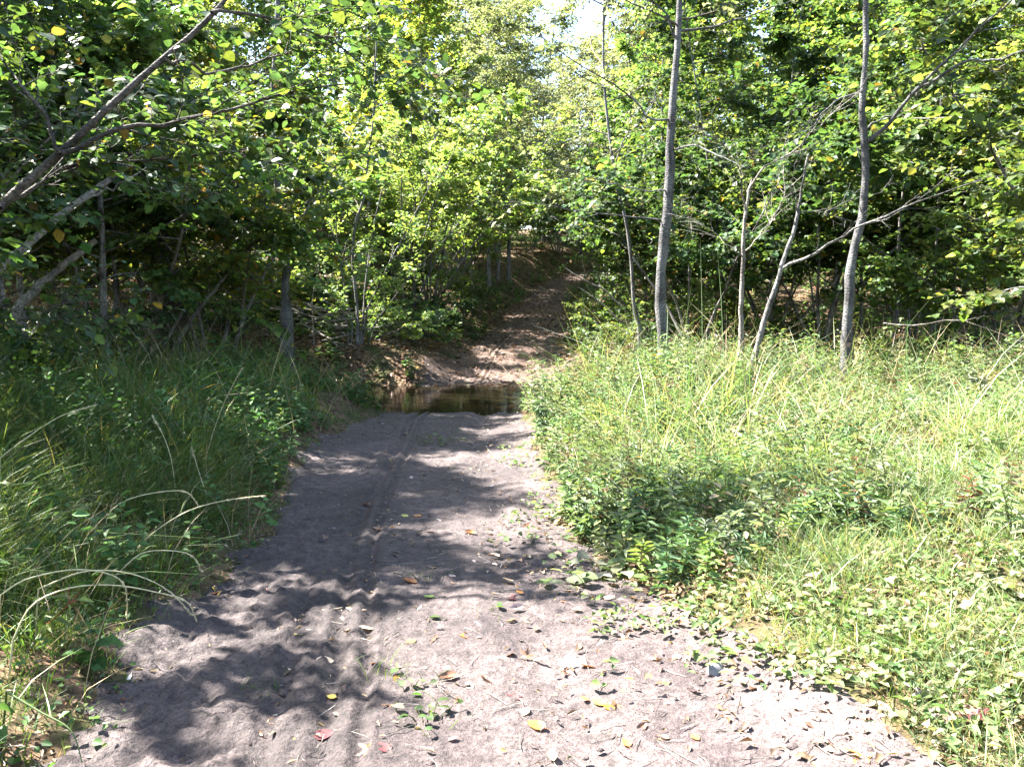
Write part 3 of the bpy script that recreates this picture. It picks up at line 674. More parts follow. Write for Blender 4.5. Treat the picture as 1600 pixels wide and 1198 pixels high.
def hero(kind, label, seed, trunk, d, r0, r1, limbs=(), bark=M_PALE, pal='deep', leaf=.085, crown_lo=None, crown_n=10, crown_w=1.4, twigs=7, leafy=0, cat='tree', base_drop=.6, sprayL=.45, trunk_twigs=0, fine=False):
    rng = np.random.default_rng(seed)
    pl = smooth_path(path_px(trunk, d), 26)
    root = pl[0].copy(); root[2] = float(terrain(root[0], root[1]))
    pl = np.vstack([np.array([root[0] - .2 * (pl[2][0] - pl[0][0]), root[1], root[2] - .15])[None], pl]) if root[2] < pl[0][2] else pl
    t = thing(kind, root, label, cat)
    mb = MB(); q = pl - root
    q[2:, :2] += _smooth_j(rng, len(q) - 2, r0)
    rad = taper(q, r0, r1) * (1 + .06 * rng.normal(0, 1, len(q))); rad[:4] *= np.array([1.9, 1.5, 1.2, 1.08])
    mb.tubes(q[None], rad[None], 12, (.2, .2, .2))
    if trunk_twigs: bare_twigs(mb, rng, q, trunk_twigs, .7, .005, .25)
    link('trunk', mb.mesh('trunk', [bark]), t)
    cr = MB(); has = False
    for lp, ld, lr in limbs:
        l = smooth_path(path_px(lp, ld), 14) - root
        l[1:-1] += rng.normal(0, .012, (12, 3))
        lm = MB(); lm.tubes(l[None], taper(l, lr, lr * .25)[None], 8, (.2, .2, .2))
        bp = bare_twigs(lm, rng, l, twigs, .55, max(.0035, lr * .28))
        link('limb', lm.mesh('limb', [bark]), t)
        if leafy:
            for b in bp:
                o, dd = along(b, rng.uniform(.3, 1, leafy))
                sprays(cr, rng, o, dd + rng.normal(0, .4, dd.shape), sprayL * rng.uniform(.5, 1.1, leafy), 7, leaf, pal, .8, fine); has = True
    if crown_lo is not None:
        tt = rng.uniform(crown_lo, 1, crown_n); o, dd = along(q, tt)
        h = rand_h(rng, crown_n)
        for i in range(crown_n):
            b = grow(rng, o[i], h[i] + UP * .5, crown_w * rng.uniform(.6, 1.2), 7, .12)
            cr.tubes(b[None], taper(b, .014, .004)[None], 5, (.1, .1, .1), 1)
            oo, d3 = along(b, rng.uniform(.2, 1, 9)); has = True
            sprays(cr, rng, oo, d3 + rng.normal(0, .6, (9, 3)), sprayL * rng.uniform(.6, 1.2, 9), 8, leaf, pal, .8, fine)
    if has: link('crown', cr.mesh('crown', [M_LEAF, M_TWIG]), t)
    return t

hero('slender_tree', 'slender pale grey tree standing in weeds just right of the ford, bare side twigs', 601,
     [(1038, 600), (1035, 540), (1030, 460), (1034, 400), (1042, 330), (1049, 250), (1052, 170), (1056, 80), (1061, -20), (1064, -130), (1060, -260), (1066, -380)], 11.0, .088, .018,
     [([(1046, 300), (1000, 296), (940, 284), (880, 264)], (11, 10.8, 10.5, 10.2), .012),
      ([(1040, 345), (980, 338), (900, 330), (840, 318), (768, 322)], (11, 10.8, 10.4, 10.0, 9.6), .011),
      ([(1050, 190), (1015, 185), (985, 150), (920, 110), (840, 55)], (11, 10.9, 10.7, 10.4, 10), .016),
      ([(1056, 60), (1040, 20), (1010, -5), (985, -30)], (11, 10.9, 10.8, 10.7), .016),
      ([(1058, 50), (1100, 45), (1160, 30), (1240, 0)], (11, 11, 10.9, 10.8), .022),
      ([(1050, 235), (1085, 228), (1130, 245), (1165, 262)], (11, 10.6, 10.2, 9.8), .014)],
     M_GREY, 'silver', .07, .68, 9, 1.3, 6, 1, trunk_twigs=6)
hero('slender_tree', 'slender pale tree with a kinked trunk in the sunny weeds at right', 602,
     [(1322, 625), (1323, 560), (1325, 490), (1325, 425), (1338, 375), (1349, 330), (1353, 260), (1351, 190), (1349, 120), (1352, 40), (1355, -40), (1358, -160), (1352, -280)], 10.5, .070, .020,
     [([(1352, 225), (1385, 195), (1425, 148), (1490, 84), (1580, 0), (1640, -50)], (10.5, 10.4, 10.1, 9.8, 9.4, 9.2), .028),
      ([(1425, 148), (1500, 100), (1560, 92), (1640, 66)], (10.1, 9.9, 9.7, 9.4), .022),
      ([(1350, 200), (1385, 182), (1440, 165), (1500, 150)], (10.5, 10.6, 10.8, 11), .012),
      ([(1350, 140), (1300, 165), (1262, 205), (1225, 240)], (10.5, 10.2, 9.9, 9.7), .012)],
     M_GREY, 'deep', .085, .74, 7, 1.2, 6, 1, trunk_twigs=4)
hero('leaning_sapling', 'thin pale leaning sapling forking low, between the two slender trees', 603,
     [(1172, 580), (1188, 530), (1205, 470), (1222, 420), (1238, 365), (1247, 325), (1256, 275), (1263, 240)], 10.3, .042, .010,
     [([(1222, 420), (1260, 402), (1305, 375), (1345, 352), (1400, 330), (1465, 305), (1535, 282)], (10.3, 10.1, 9.9, 9.7, 9.6, 9.5, 9.4), .020),
      ([(1247, 330), (1240, 310), (1236, 280), (1250, 240)], (10.3, 10.3, 10.2, 10.1), .010),
      ([(1250, 332), (1290, 330), (1330, 312), (1380, 300)], (10.3, 10.4, 10.5, 10.6), .009)],
     M_PALE, 'hazel', .085, None, twigs=8, leafy=0, cat='sapling')
hero('dead_sapling', 'bare dead sapling with sweeping grey branches left of the leaning sapling', 604,
     [(1157, 575), (1158, 500), (1160, 430), (1162, 370), (1168, 310), (1176, 280)], 10.8, .038, .014,
     [([(1168, 300), (1192, 264), (1225, 245), (1262, 216), (1300, 180), (1347, 142)], (10.8, 10.6, 10.4, 10.2, 10, 9.8), .015),
      ([(1164, 330), (1160, 280), (1140, 240), (1094, 202), (1070, 196)], (10.8, 10.6, 10.3, 10, 9.8), .013),
      ([(1160, 400), (1130, 375), (1090, 345), (1068, 338)], (10.8, 10.6, 10.3, 10), .009),
      ([(1160, 395), (1190, 365), (1215, 330), (1228, 290)], (10.8, 10.9, 11, 11.1), .009)],
     M_DEAD, 'silver', .06, None, twigs=13, leafy=0, cat='sapling')
hero('birch_sapling', 'thin whitish stem beside the far track, behind the pale slender tree', 605,
     [(1000, 520), (990, 470), (985, 400), (975, 330), (960, 270), (948, 170), (942, 80), (945, -30), (940, -120)], 16.5, .042, .018,
     [([(975, 330), (960, 300), (930, 285), (900, 280)], (16.5, 16.3, 16, 15.7), .014), ([(960, 270), (975, 220), (1010, 180), (1025, 140)], (16.5, 16.5, 16.4, 16.3), .016)],
     M_PALE, 'silver', .075, .45, 12, 1.6, 6, 2)
hero('overhanging_tree', 'nearest tree at upper left, dark branch slanting in over the verge', 606,
     [(-330, 700), (-240, 540), (-110, 420), (0, 325), (95, 240), (190, 150), (255, 92), (330, 20), (390, -50), (420, -90)], np.linspace(4.7, 5.6, 10), .036, .010,
     [([(0, 325), (60, 290), (120, 255), (240, 250), (360, 240)], (4.95, 5.2, 5.4, 5.6, 5.8), .016),
      ([(95, 240), (190, 200), (300, 185), (430, 150), (560, 130)], (5.0, 5.2, 5.4, 5.6, 5.8), .016),
      ([(-170, 470), (-60, 480), (20, 500), (110, 470)], (4.8, 5.2, 5.6, 5.9), .012),
      ([(330, 20), (420, 30), (520, 70), (620, 130)], (5.35, 5.6, 5.9, 6.2), .012),
      ([(255, 92), (330, 110), (430, 90), (520, 50)], (5.2, 5.5, 5.8, 6.1), .012),
      ([(-110, 420), (-60, 330), (-20, 240), (60, 180)], (4.9, 5.3, 5.6, 5.9), .012),
      ([(95, 240), (60, 160), (0, 90), (-60, 30)], (5.0, 5.1, 5.3, 5.5), .012)],
     M_BROWN, 'deep', .070, None, 12, 1.3, 14, 4, sprayL=.40, fine=True)
hero('mossy_tree', 'thick dark mossy trunk on the left bank with a gnarled foot', 607,
     [(262, 470), (245, 430), (236, 380), (232, 320), (222, 260), (212, 190), (214, 110), (220, 20), (218, -90)], 14.5, .20, .09,
     [([(236, 360), (200, 350), (165, 362), (120, 380)], (14.5, 14.2, 13.9, 13.6), .05), ([(232, 300), (270, 250), (310, 205), (350, 150)], (14.5, 14.6, 14.8, 15), .05)],
     M_DARK, 'deep', .09, .45, 14, 1.8, 6, 3)
hero('grey_tree', 'upright grey trunk behind the brush pile, left of the pale stemmed shrub', 608,
     [(447, 490), (446, 440), (445, 385), (440, 330), (432, 270), (425, 190), (428, 100), (432, 0), (430, -90)], 15.8, .078, .04,
     [([(445, 370), (470, 330), (500, 290), (520, 240)], (15.8, 15.9, 16, 16.2), .026), ([(440, 320), (405, 270), (370, 230), (340, 200)], (15.8, 15.7, 15.6, 15.5), .035)],
     M_GREY, 'hazel', .088, .40, 16, 1.8, 6, 4)
hero('pale_stemmed_shrub', 'multi stemmed shrub with sunlit whitish stems beside the ford, left of track', 609,
     [(558, 560), (558, 500), (556, 450), (551, 400), (556, 350), (570, 300), (578, 230), (585, 150), (588, 60)], 16.8, .036, .012,
     [([(566, 555), (572, 495), (600, 430), (628, 375), (655, 320), (690, 260)], (16.8, 16.8, 16.9, 17, 17.2, 17.4), .024),
      ([(562, 556), (566, 495), (575, 420), (585, 340), (610, 260), (630, 180)], (16.8, 16.8, 16.9, 17, 17, 17), .022),
      ([(550, 556), (548, 495), (535, 440), (528, 370), (520, 290), (500, 200)], (16.8, 16.8, 16.7, 16.6, 16.5, 16.4), .020),
      ([(574, 550), (585, 505), (620, 460), (670, 400), (715, 350), (745, 310)], (16.8, 16.8, 16.6, 16.4, 16.2, 16.0), .020),
      ([(545, 556), (540, 500), (510, 450), (480, 400), (455, 350)], (16.8, 16.8, 16.5, 16.2, 16), .018)],
     M_PALE, 'bright', .085, .35, 10, 1.3, 14, 4, cat='shrub')
hero('leaning_dead_trunk', 'sunlit barkless pole slanting up across the left bank', 610,
     [(-60, 470), (20, 405), (60, 366), (110, 325), (165, 285), (222, 240)], np.linspace(8.8, 9.6, 6), .048, .028,
     [([(125, 318), (170, 296), (205, 276), (240, 252)], (9.3, 9.4, 9.5, 9.7), .018)], M_DEAD, crown_lo=None, twigs=2, cat='dead trunk')
hero('leaning_log', 'brown log propped slantwise below the sunlit pole on the left bank', 611,
     [(20, 490), (45, 460), (75, 435), (105, 410), (150, 375)], np.linspace(10.5, 11.2, 5), .06, .04, (), M_DEAD, cat='log')
hero('leaning_log', 'dark log propped slantwise against the mossy trunk', 612,
     [(95, 490), (130, 455), (170, 425), (212, 400), (240, 385)], np.linspace(12.6, 13.6, 5), .06, .04, (), M_DARK, cat='log')

# ================================================================== OTHER TREES AND SHRUBS
G1 = 'shrubs along the left side'; G2 = 'shrubs along the right side'; G3 = 'tall trees behind'
# left row (shades the track)
put('hazel_shrub', HZ[2], -110, 11.2, 'dark leafy shrub at the left frame edge just behind the sunlit pole', 'shrub', G1, 1.0, 1.15)
put('hazel_shrub', HZ[0], -330, 9.6, 'leafy shrub shading the left verge, just outside the frame', 'shrub', G1, 2.0, 1.2)
put('understory_tree', TR[2], 40, 11.0, 'dark leafy tree over the propped brown log', 'tree', G1, .4, .86)
put('understory_tree', TR[0], -190, 12.2, 'green leafy tree at far left behind the edge shrub', 'tree', G1, 2.4, .88)
put('hazel_shrub', HZ[2], 150, 12.6, 'dark shrub arching over the leaf littered left bank', 'shrub', G1, 3.0, 1.2)
put('hazel_shrub', HZ[4], 330, 14.6, 'yellowing shrub between the mossy trunk and the grey trunk', 'shrub', G1, 4.1, 1.15)
put('understory_tree', TR[3], 100, 17.0, 'yellow tinged tree behind the mossy trunk, left of it', 'tree', G1, 1.9, .95)
put('hazel_shrub', HZ[0], 250, 18.5, 'green shrub filling the gap right behind the mossy trunk', 'shrub', G1, 5.1, 1.2)
put('understory_tree', TR[1], 375, 20.5, 'bright green tree behind the grey trunk', 'tree', G1, .7, .8)
put('hazel_shrub', HZ[1], 470, 22.0, 'bright shrub between the grey trunk and the whitish stems', 'shrub', G1, 2.2, .95)
put('hazel_shrub', HZ[3], 640, 22.0, 'sunlit yellow green shrub right of the whitish stems', 'shrub', G1, 1.2, .95)
put('hazel_shrub', HZ[1], 672, 22.5, 'sunlit shrub leaning over the leafy bank beside the far track', 'shrub', G1, .2, 1.0)
put('hazel_shrub', HZ[3], 716, 26.5, 'bright shrub overhanging the far track from its left', 'shrub', G1, 4.4, 1.05)
put('hazel_shrub', HZ[1], 728, 33.0, 'bright shrub near the top of the far track on its left', 'shrub', G1, 3.3, 1.0)
put('understory_tree', TR[1], 575, 31.0, 'tall bright tree rising behind the whitish stemmed shrub', 'tree', G1, 3.9, 1.15)
put('understory_tree', TR[3], 665, 27.0, 'tall yellow green tree left of the sky gap', 'tree', G1, 5.9, 1.15)
put('understory_tree', TR[0], 430, 31.0, 'tall green tree high on the left slope behind the grey trunk', 'tree', G1, 2.8, 1.2)
put('understory_tree', TR[2], 290, 24.5, 'tall dark tree high on the left slope', 'tree', G1, 1.8, 1.2)
put('understory_tree', TR[1], 150, 23.0, 'tall bright tree high at the upper left', 'tree', G1, 5.0, 1.2)
put('understory_tree', TR[3], -10, 20.0, 'yellow tinged tree at the left edge, high on the slope', 'tree', G1, 4.6, 1.15)
put('hazel_shrub', HZ[3], 735, 40.0, 'far shrub showing over the left shoulder of the track crest', 'shrub', G1, .9, 1.2)
put('hazel_shrub', HZ[2], -420, 5.0, 'unseen leafy shrub added to shade the near left verge, outside the frame', 'shrub', G1, .5, .72)  # unseen shrub, added for its shade on the near left verge
SIL = make_tree(71, 11, 32, 6, 8, 9, .13, 'silver', .25, .09, width=3.2, ratio=.5, tl=.7, bark=M_PALE)
put('willow_tree', SIL, 765, 30, 'silvery leaved tree on the left bank halfway up the far track', 'tree', G1, 1.1, .85)
put('willow_tree', SIL, 975, 31, 'silvery leaved tree on the right bank halfway up the far track', 'tree', G1, 5, .95)
put('willow_tree', SIL, 775, 37, 'silvery leaved tree left of the sky gap, over the track crest', 'tree', G1, 0, 1.0)
put('willow_tree', SIL, 945, 39, 'silvery leaved tree right of the sky gap, over the track crest', 'tree', G1, 2, .95)
put('willow_tree', SIL, 795, 34.5, 'silvery leaved tree leaning over the left edge of the far track near its crest', 'tree', G1, 3.3, 1.0)
put('willow_tree', SIL, 905, 47, 'silvery leaved tree on the right shoulder of the crest', 'tree', G1, 0.6, 1.0)
put('willow_tree', SIL, 850, 50, 'silvery leaved tree beyond the crest, under the sky gap', 'tree', G1, 4, .8)
put('understory_tree', TR[2], 5, 9.2, 'dark leafy tree at the left frame edge between the sunlit pole and the verge', 'tree', G1, 3.0, .84)
put('understory_tree', TR[2], -340, 7.4, 'unseen dark leafy tree added to shade the left verge, outside the frame', 'tree', G1, 5.2, .95)  # added out of view so the left verge falls in shade
put('understory_tree', TR[0], 165, 11.2, 'green leafy tree on the left verge between the logs and the mossy trunk', 'tree', G1, 1.2, .84)
put('hazel_shrub', HZ[0], 215, 13.2, 'leafy shrub on the left bank in front of the mossy trunk', 'shrub', G1, .7, 1.15)
put('forest_tree', FAR[2], 842, 53, 'tall silvery far tree straight over the track crest', 'tree', G3, 2.2, 1.0)
put('hazel_shrub', HZ[1], 872, 45.0, 'bright shrub closing the view where the far track bends right', 'shrub', G1, 2.0, 1.1)
put('hazel_shrub', HZ[3], 846, 49.0, 'far bright shrub behind the bend of the track', 'shrub', G1, 4.0, 1.1)
put('hazel_shrub', HZ[0], 828, 43.0, 'green shrub on the left shoulder of the bend', 'shrub', G1, 5.0, .9)
put('understory_tree', TR[1], 738, 25.0, 'bright tree leaning its low crown over the far track, lower one', 'tree', G1, 1.4, .82)
put('understory_tree', TR[1], 778, 33.5, 'bright tree leaning its low crown over the far track, upper one', 'tree', G1, 3.4, .85)
put('understory_tree', TR[0], 972, 27.0, 'green tree leaning its crown over the far track from the right', 'tree', G2, 2.4, .8)
# right of the far track
put('hazel_shrub', HZ[2], 1010, 19.5, 'dark shrub on the right bank of the far track, by the white dead branches', 'shrub', G2, 2.6, .82)
put('hazel_shrub', HZ[0], 1015, 25.0, 'green shrub overhanging the right side of the far track', 'shrub', G2, 1.6, 1.0)
put('hazel_shrub', HZ[1], 990, 34.0, 'bright shrub near the crest of the far track on its right', 'shrub', G2, .1, .95)
put('hazel_shrub', HZ[4], 1015, 44.0, 'far yellowing shrub just right of the track crest', 'shrub', G2, 5.5, 1.0)
put('understory_tree', TR[0], 1040, 20.5, 'green tree behind the pale slender tree', 'tree', G2, 1.1, 1.0)
# right forest edge
put('hazel_shrub', HZ[2], 1085, 16.6, 'dark shrub whose stems fan out right behind the dead sapling', 'shrub', G2, 4.9, 1.0)
put('pole_sapling', POLE[0], 1130, 17.8, 'thin dark pole tree behind the dead sapling', 'tree', G2, .3, 1.05)
put('hazel_shrub', HZ[0], 1205, 17.5, 'green shrub behind the leaning sapling', 'shrub', G2, 3.5, 1.12)
put('hazel_shrub', HZ[2], 1285, 16.4, 'dark shrub with arching stems just left of the kinked tree', 'shrub', G2, .8, 1.15)
put('pole_sapling', POLE[1], 1345, 17.2, 'thin dark pole tree just behind the kinked tree', 'tree', G2, 1.3, 1.1)
put('pole_sapling', POLE[0], 1395, 16.0, 'thin pole tree first to the right of the kinked tree', 'tree', G2, 2.3, 1.02)
put('hazel_shrub', HZ[2], 1425, 17.6, 'dark leafy shrub right of the kinked tree, among the poles', 'shrub', G2, 5.7, 1.15)
put('pole_sapling', POLE[1], 1452, 15.4, 'thin pole tree in the middle of the right hand poles', 'tree', G2, 4.3, 1.0)
put('pole_sapling', POLE[0], 1488, 17.0, 'thin dark pole tree deeper among the right hand poles', 'tree', G2, 5.3, 1.1)
put('pole_sapling', POLE[1], 1535, 15.8, 'thin pole tree behind the hanging leafy branches at right', 'tree', G2, .9, 1.05)
put('pole_sapling', POLE[0], 1585, 14.6, 'thin pole tree at the right frame edge', 'tree', G2, 3.7, 1.0)
put('hazel_shrub', HZ[0], 1590, 13.6, 'green shrub hanging its branches in from the right edge', 'shrub', G2, 2.9, 1.05)
put('hazel_shrub', HZ[0], 1760, 10.4, 'sunlit broad leaved shrub just outside the right edge', 'shrub', G2, 1.4, 1.15)
put('understory_tree', TR[1], 1610, 13.6, 'sunlit tree at the upper right corner', 'tree', G2, 2.1, .95)
put('understory_tree', TR[0], 1110, 24.0, 'green tree behind the thin pole at the dead sapling', 'tree', G2, 3.1, 1.15)
put('understory_tree', TR[2], 1200, 22.0, 'dark tree behind the leaning sapling', 'tree', G2, 4.1, 1.1)
put('understory_tree', TR[3], 1300, 23.5, 'yellow tinged tree behind the kinked tree, on its left', 'tree', G2, 5.1, 1.15)
put('understory_tree', TR[2], 1400, 22.5, 'dark tree behind the right hand poles', 'tree', G2, .6, 1.15)
put('understory_tree', TR[1], 1500, 21.5, 'bright tree behind the hanging leafy branches', 'tree', G2, 1.7, 1.1)
put('understory_tree', TR[0], 1640, 19.0, 'green tree beyond the right frame edge', 'tree', G2, 2.7, 1.1)
# far tall trees
far = [(-60, 36, 0, 'tall far tree at the extreme upper left'), (110, 33, 1, 'tall bright far tree above the mossy trunk'), (270, 38, 0, 'tall far tree over the left slope'),
       (400, 36, 1, 'tall bright far tree above the grey trunk'), (530, 42, 0, 'tall far tree above the pale stems'), (640, 38, 1, 'tall bright far tree above the left bank shrubs'),
       (735, 46, 2, 'tall silvery far tree left of the sky gap'), (800, 62, 2, 'tall silvery tree standing beyond the track crest'), (870, 85, 2, 'hazy far tree below the sky gap'),
       (985, 52, 2, 'tall silvery far tree right of the sky gap'), (960, 72, 0, 'far green tree right behind the sky gap'), (1060, 40, 1, 'tall bright far tree behind the pale slender tree'), (1170, 37, 0, 'tall far tree above the dead sapling'),
       (1290, 35, 0, 'tall far tree left of the kinked tree top'), (1410, 36, 1, 'tall bright far tree right of the kinked tree top'), (1530, 33, 0, 'tall far tree above the right hand poles'), (1680, 30, 1, 'tall bright tree past the upper right corner')]
for i, (px, d, k, lab) in enumerate(far):
    put('forest_tree', FAR[k], px, d, lab, 'tree', G3, i * 1.7, 1.0)
thick = [(-120, 34, 0, 'distant thicket at the far left edge, under the trees'), (40, 40, 1, 'distant bright thicket far behind the sunlit pole'), (180, 36, 0, 'distant thicket seen left of the mossy trunk'), (320, 42, 1, 'distant bright thicket right of the mossy trunk'),
         (450, 38, 0, 'distant thicket behind the grey trunk'), (560, 44, 1, 'distant bright thicket behind the whitish stems'), (650, 47, 0, 'distant thicket high on the left bank'), (720, 52, 1, 'distant bright thicket by the left of the crest'), (790, 58, 0, 'distant thicket closing the view left of the crest'),
         (862, 58, 0, 'distant thicket right in line with the track over its crest'), (895, 56, 1, 'distant bright thicket at the bend beyond the crest'),
         (845, 70, 1, 'distant bright thicket closing the view over the crest'), (905, 66, 0, 'distant thicket closing the view right of the crest'), (965, 56, 1, 'distant bright thicket right of the crest'), (1030, 48, 0, 'distant thicket behind the thin whitish stem'), (1110, 42, 1, 'distant bright thicket behind the dead sapling'),
         (1200, 38, 0, 'distant thicket behind the leaning sapling'), (1290, 42, 1, 'distant bright thicket left of the kinked tree'), (1380, 36, 0, 'distant thicket right of the kinked tree'), (1470, 40, 1, 'distant bright thicket behind the right hand poles'), (1560, 34, 0, 'distant thicket at the right edge'), (1680, 36, 1, 'distant bright thicket past the right edge')]
for i, (px, d, k, lab) in enumerate(thick):
    put('thicket_shrub', THICKET[k], px, d, lab, 'shrub', 'distant thickets under the trees', i * 1.3, 1.0)
far2 = [(20, 50, 1, 'second row far tree at the extreme left'), (200, 48, 0, 'second row far tree left of the mossy trunk top'), (340, 52, 1, 'second row bright far tree over the left slope'), (470, 54, 0, 'second row far tree between grey trunk and pale stems'),
        (590, 56, 1, 'second row bright far tree above the pale stems'), (690, 60, 0, 'second row far tree left of the silvery ones'), (1020, 62, 1, 'second row bright far tree right of the sky gap'), (1110, 55, 0, 'second row far tree right of the pale slender tree top'),
        (1230, 50, 1, 'second row bright far tree above the leaning sapling'), (1350, 52, 0, 'second row far tree behind the kinked tree top'), (1470, 48, 1, 'second row bright far tree above the poles'), (1600, 46, 0, 'second row far tree at the upper right edge')]
for i, (px, d, k, lab) in enumerate(far2):
    put('forest_tree', FAR[k], px, d, lab, 'tree', G3, i * 2.3, 1.15)
# unseen trees added behind the viewer to shut out the low sky
for i, (x, y, k) in enumerate([(-9, 2, 0), (-8, -4, 1), (-3.5, -8, 0), (2.5, -9, 1), (8, -6, 0), (10.5, 0, 1), (11, 6, 0), (-12, 6, 1)]):
    place('forest_tree', FAR[k], x, y, 'unseen tall tree added behind the viewer to cut the sky light', 'tree', 'unseen trees added behind the viewer', i * 1.1, .62 if x > -10 else .7)
# low bushes
bush = [(300, 15.6, 0, 'low bush left of the brush pile', .9), (470, 19.0, 1, 'low dark bush behind the brush pile', .9), (620, 17.6, 2, 'low bright bush on the far bank of the ford', .7), (655, 18.6, 1, 'low dark bush at the foot of the leafy bank', .9),
        (712, 21.5, 1, 'low dark bush beside the far track, lower one', .9), (742, 24.5, 1, 'low dark bush beside the far track, upper one', .9), (940, 20.5, 2, 'low bush right of the far track', .7), (955, 16.8, 0, 'low bush behind the dry stalks right of the ford', .7),
        (1240, 15.2, 1, 'low dark bush under the leaning sapling', .8), (1400, 13.8, 0, 'low bush right of the kinked tree', .75), (1475, 12.6, 2, 'low yellow green bush at the forest edge', .8), (1560, 11.6, 0, 'low bush at the right frame edge', .8), (1120, 15.6, 1, 'low bush behind the dead sapling', .8),
        (20, 8.2, 1, 'low dark bush at the left frame edge', .8), (170, 11.6, 1, 'low dark bush under the arching shrub', .9), (-60, 7.4, 1, 'low dark bush below the overhanging tree', 1.0), (395, 14.9, 0, 'low bush left of the grey trunk', .7), (120, 14.2, 2, 'sunlit low bush between the two logs', .8),
        (215, 16.2, 0, 'low bush on the slope just left of the mossy trunk foot', 1.1), (350, 17.0, 1, 'low dark bush on the slope between mossy and grey trunks', 1.2), (400, 18.5, 0, 'low bush on the slope behind the grey trunk, left one', 1.2), (520, 19.0, 2, 'low bright bush on the slope behind the whitish stems', 1.1), (580, 20.5, 0, 'low bush on the slope right of the whitish stems', 1.2),
        (280, 20.0, 2, 'low bright bush higher on the slope behind the mossy trunk', 1.3), (90, 18.0, 0, 'low bush high on the slope at far left', 1.3), (470, 21.5, 0, 'low bush high on the slope behind the brush pile', 1.3), (150, 16.0, 1, 'low dark bush on the slope above the logs', 1.2), (660, 22.5, 0, 'low bush on the leafy bank left of the far track', 1.1),
        (1030, 18.6, 0, 'low bush between thin whitish stem and pale slender tree', 1.0), (1180, 17.0, 0, 'low bush between dead sapling and leaning sapling', .9), (1330, 15.4, 1, 'low dark bush right behind the kinked tree', .8), (1440, 14.6, 0, 'low bush in front of the right hand poles', .8), (1080, 15.4, 2, 'low bush just right of the pale slender tree', .7)]
for i, (px, d, k, lab, s_) in enumerate(bush):
    put('low_bush', BUSH[k], px, d, lab, 'bush', 'low bushes on the forest edge', i * 2.1, s_)

# ================================================================== DEADWOOD
def stick(name, pts, r, label, cat, group=None, mat=M_DEAD, forks=2, seed=0):
    rng = np.random.default_rng(seed + 900); pl = smooth_path(pts, 10); root = pl[0].copy()
    pl[1:-1] += rng.normal(0, r * .5, (8, 3))
    mb = MB(); q = pl - root; mb.tubes(q[None], taper(q, r, r * .4)[None], 7, (.2, .2, .2))
    if forks: bare_twigs(mb, rng, q, forks, np.linalg.norm(q[-1]) * .3, r * .4, .4, 2)
    o = link(name, mb.mesh(name, [mat])); o.location = root
    return tag(o, label, cat, group)
stick('dead_branch', path_px([(990, 505), (970, 478), (945, 455), (915, 438), (882, 418)], (18.2, 18.3, 18.4, 18.5, 18.6)), .030, 'white dead branch leaning over the far track, the longer upper one', 'branch', 'white dead branches', M_DEAD, 2, 1)
stick('dead_branch', path_px([(982, 518), (960, 492), (935, 470), (903, 448)], (17.6, 17.6, 17.7, 17.8)), .024, 'white dead branch leaning over the far track, the shorter lower one', 'branch', 'white dead branches', M_DEAD, 1, 2)
stick('dead_branch', path_px([(1380, 505), (1430, 508), (1490, 500), (1560, 520), (1600, 545)], (11.5, 11.4, 11.3, 11.2, 11.1)), .012, 'thin bare branch arching over weeds at the right edge', 'branch', None, M_DEAD, 4, 3)
stick('fallen_branch', path_px([(1232, 590), (1262, 578), (1304, 562)], (9.6, 9.6, 9.7)), .008, 'thin straight twig lying in the weeds left of the kinked tree', 'branch', None, M_DEAD, 0, 4)
rb = np.random.default_rng(77)
for k in range(34):
    c = P(rb.uniform(465, 560), 515, 17.1 + rb.uniform(-.5, .6)); c[2] = float(terrain(c[0], c[1])) + rb.uniform(.1, .65)
    a = rb.normal(-.5, .45); L = rb.uniform(.9, 1.9); dv = np.array([math.cos(a), rb.normal(0, .5), -math.sin(a) * .55 * -1 if False else rb.uniform(-.45, .35)])
    dv = dv / np.linalg.norm(dv); p0 = c - dv * L / 2; p1 = c + dv * L / 2
    for p_ in (p0, p1): p_[2] = max(p_[2], float(terrain(p_[0], p_[1])) + .01)
    stick('brush_stick', [p0, (p0 + p1) / 2 + rb.normal(0, .03, 3), p1], rb.uniform(.012, .022), 'grey stick in the brush pile left of the ford', 'stick', 'sticks in the brush pile', M_DEAD, 1, 20 + k)
def g3(px, py, dz=.02):
    p = ground_pt(px, py); return p + np.array([0, 0, dz])
stick('fallen_stick', [g3(892, 890), g3(925, 858), g3(958, 838, .05)], .006, 'pale stick at the right edge of the track', 'stick', None, M_DEAD, 0, 60)
stick('fallen_stick', [g3(760, 700), g3(778, 722), g3(800, 736)], .008, 'short stick on the mud near the ford', 'stick', None, M_DEAD, 0, 61)

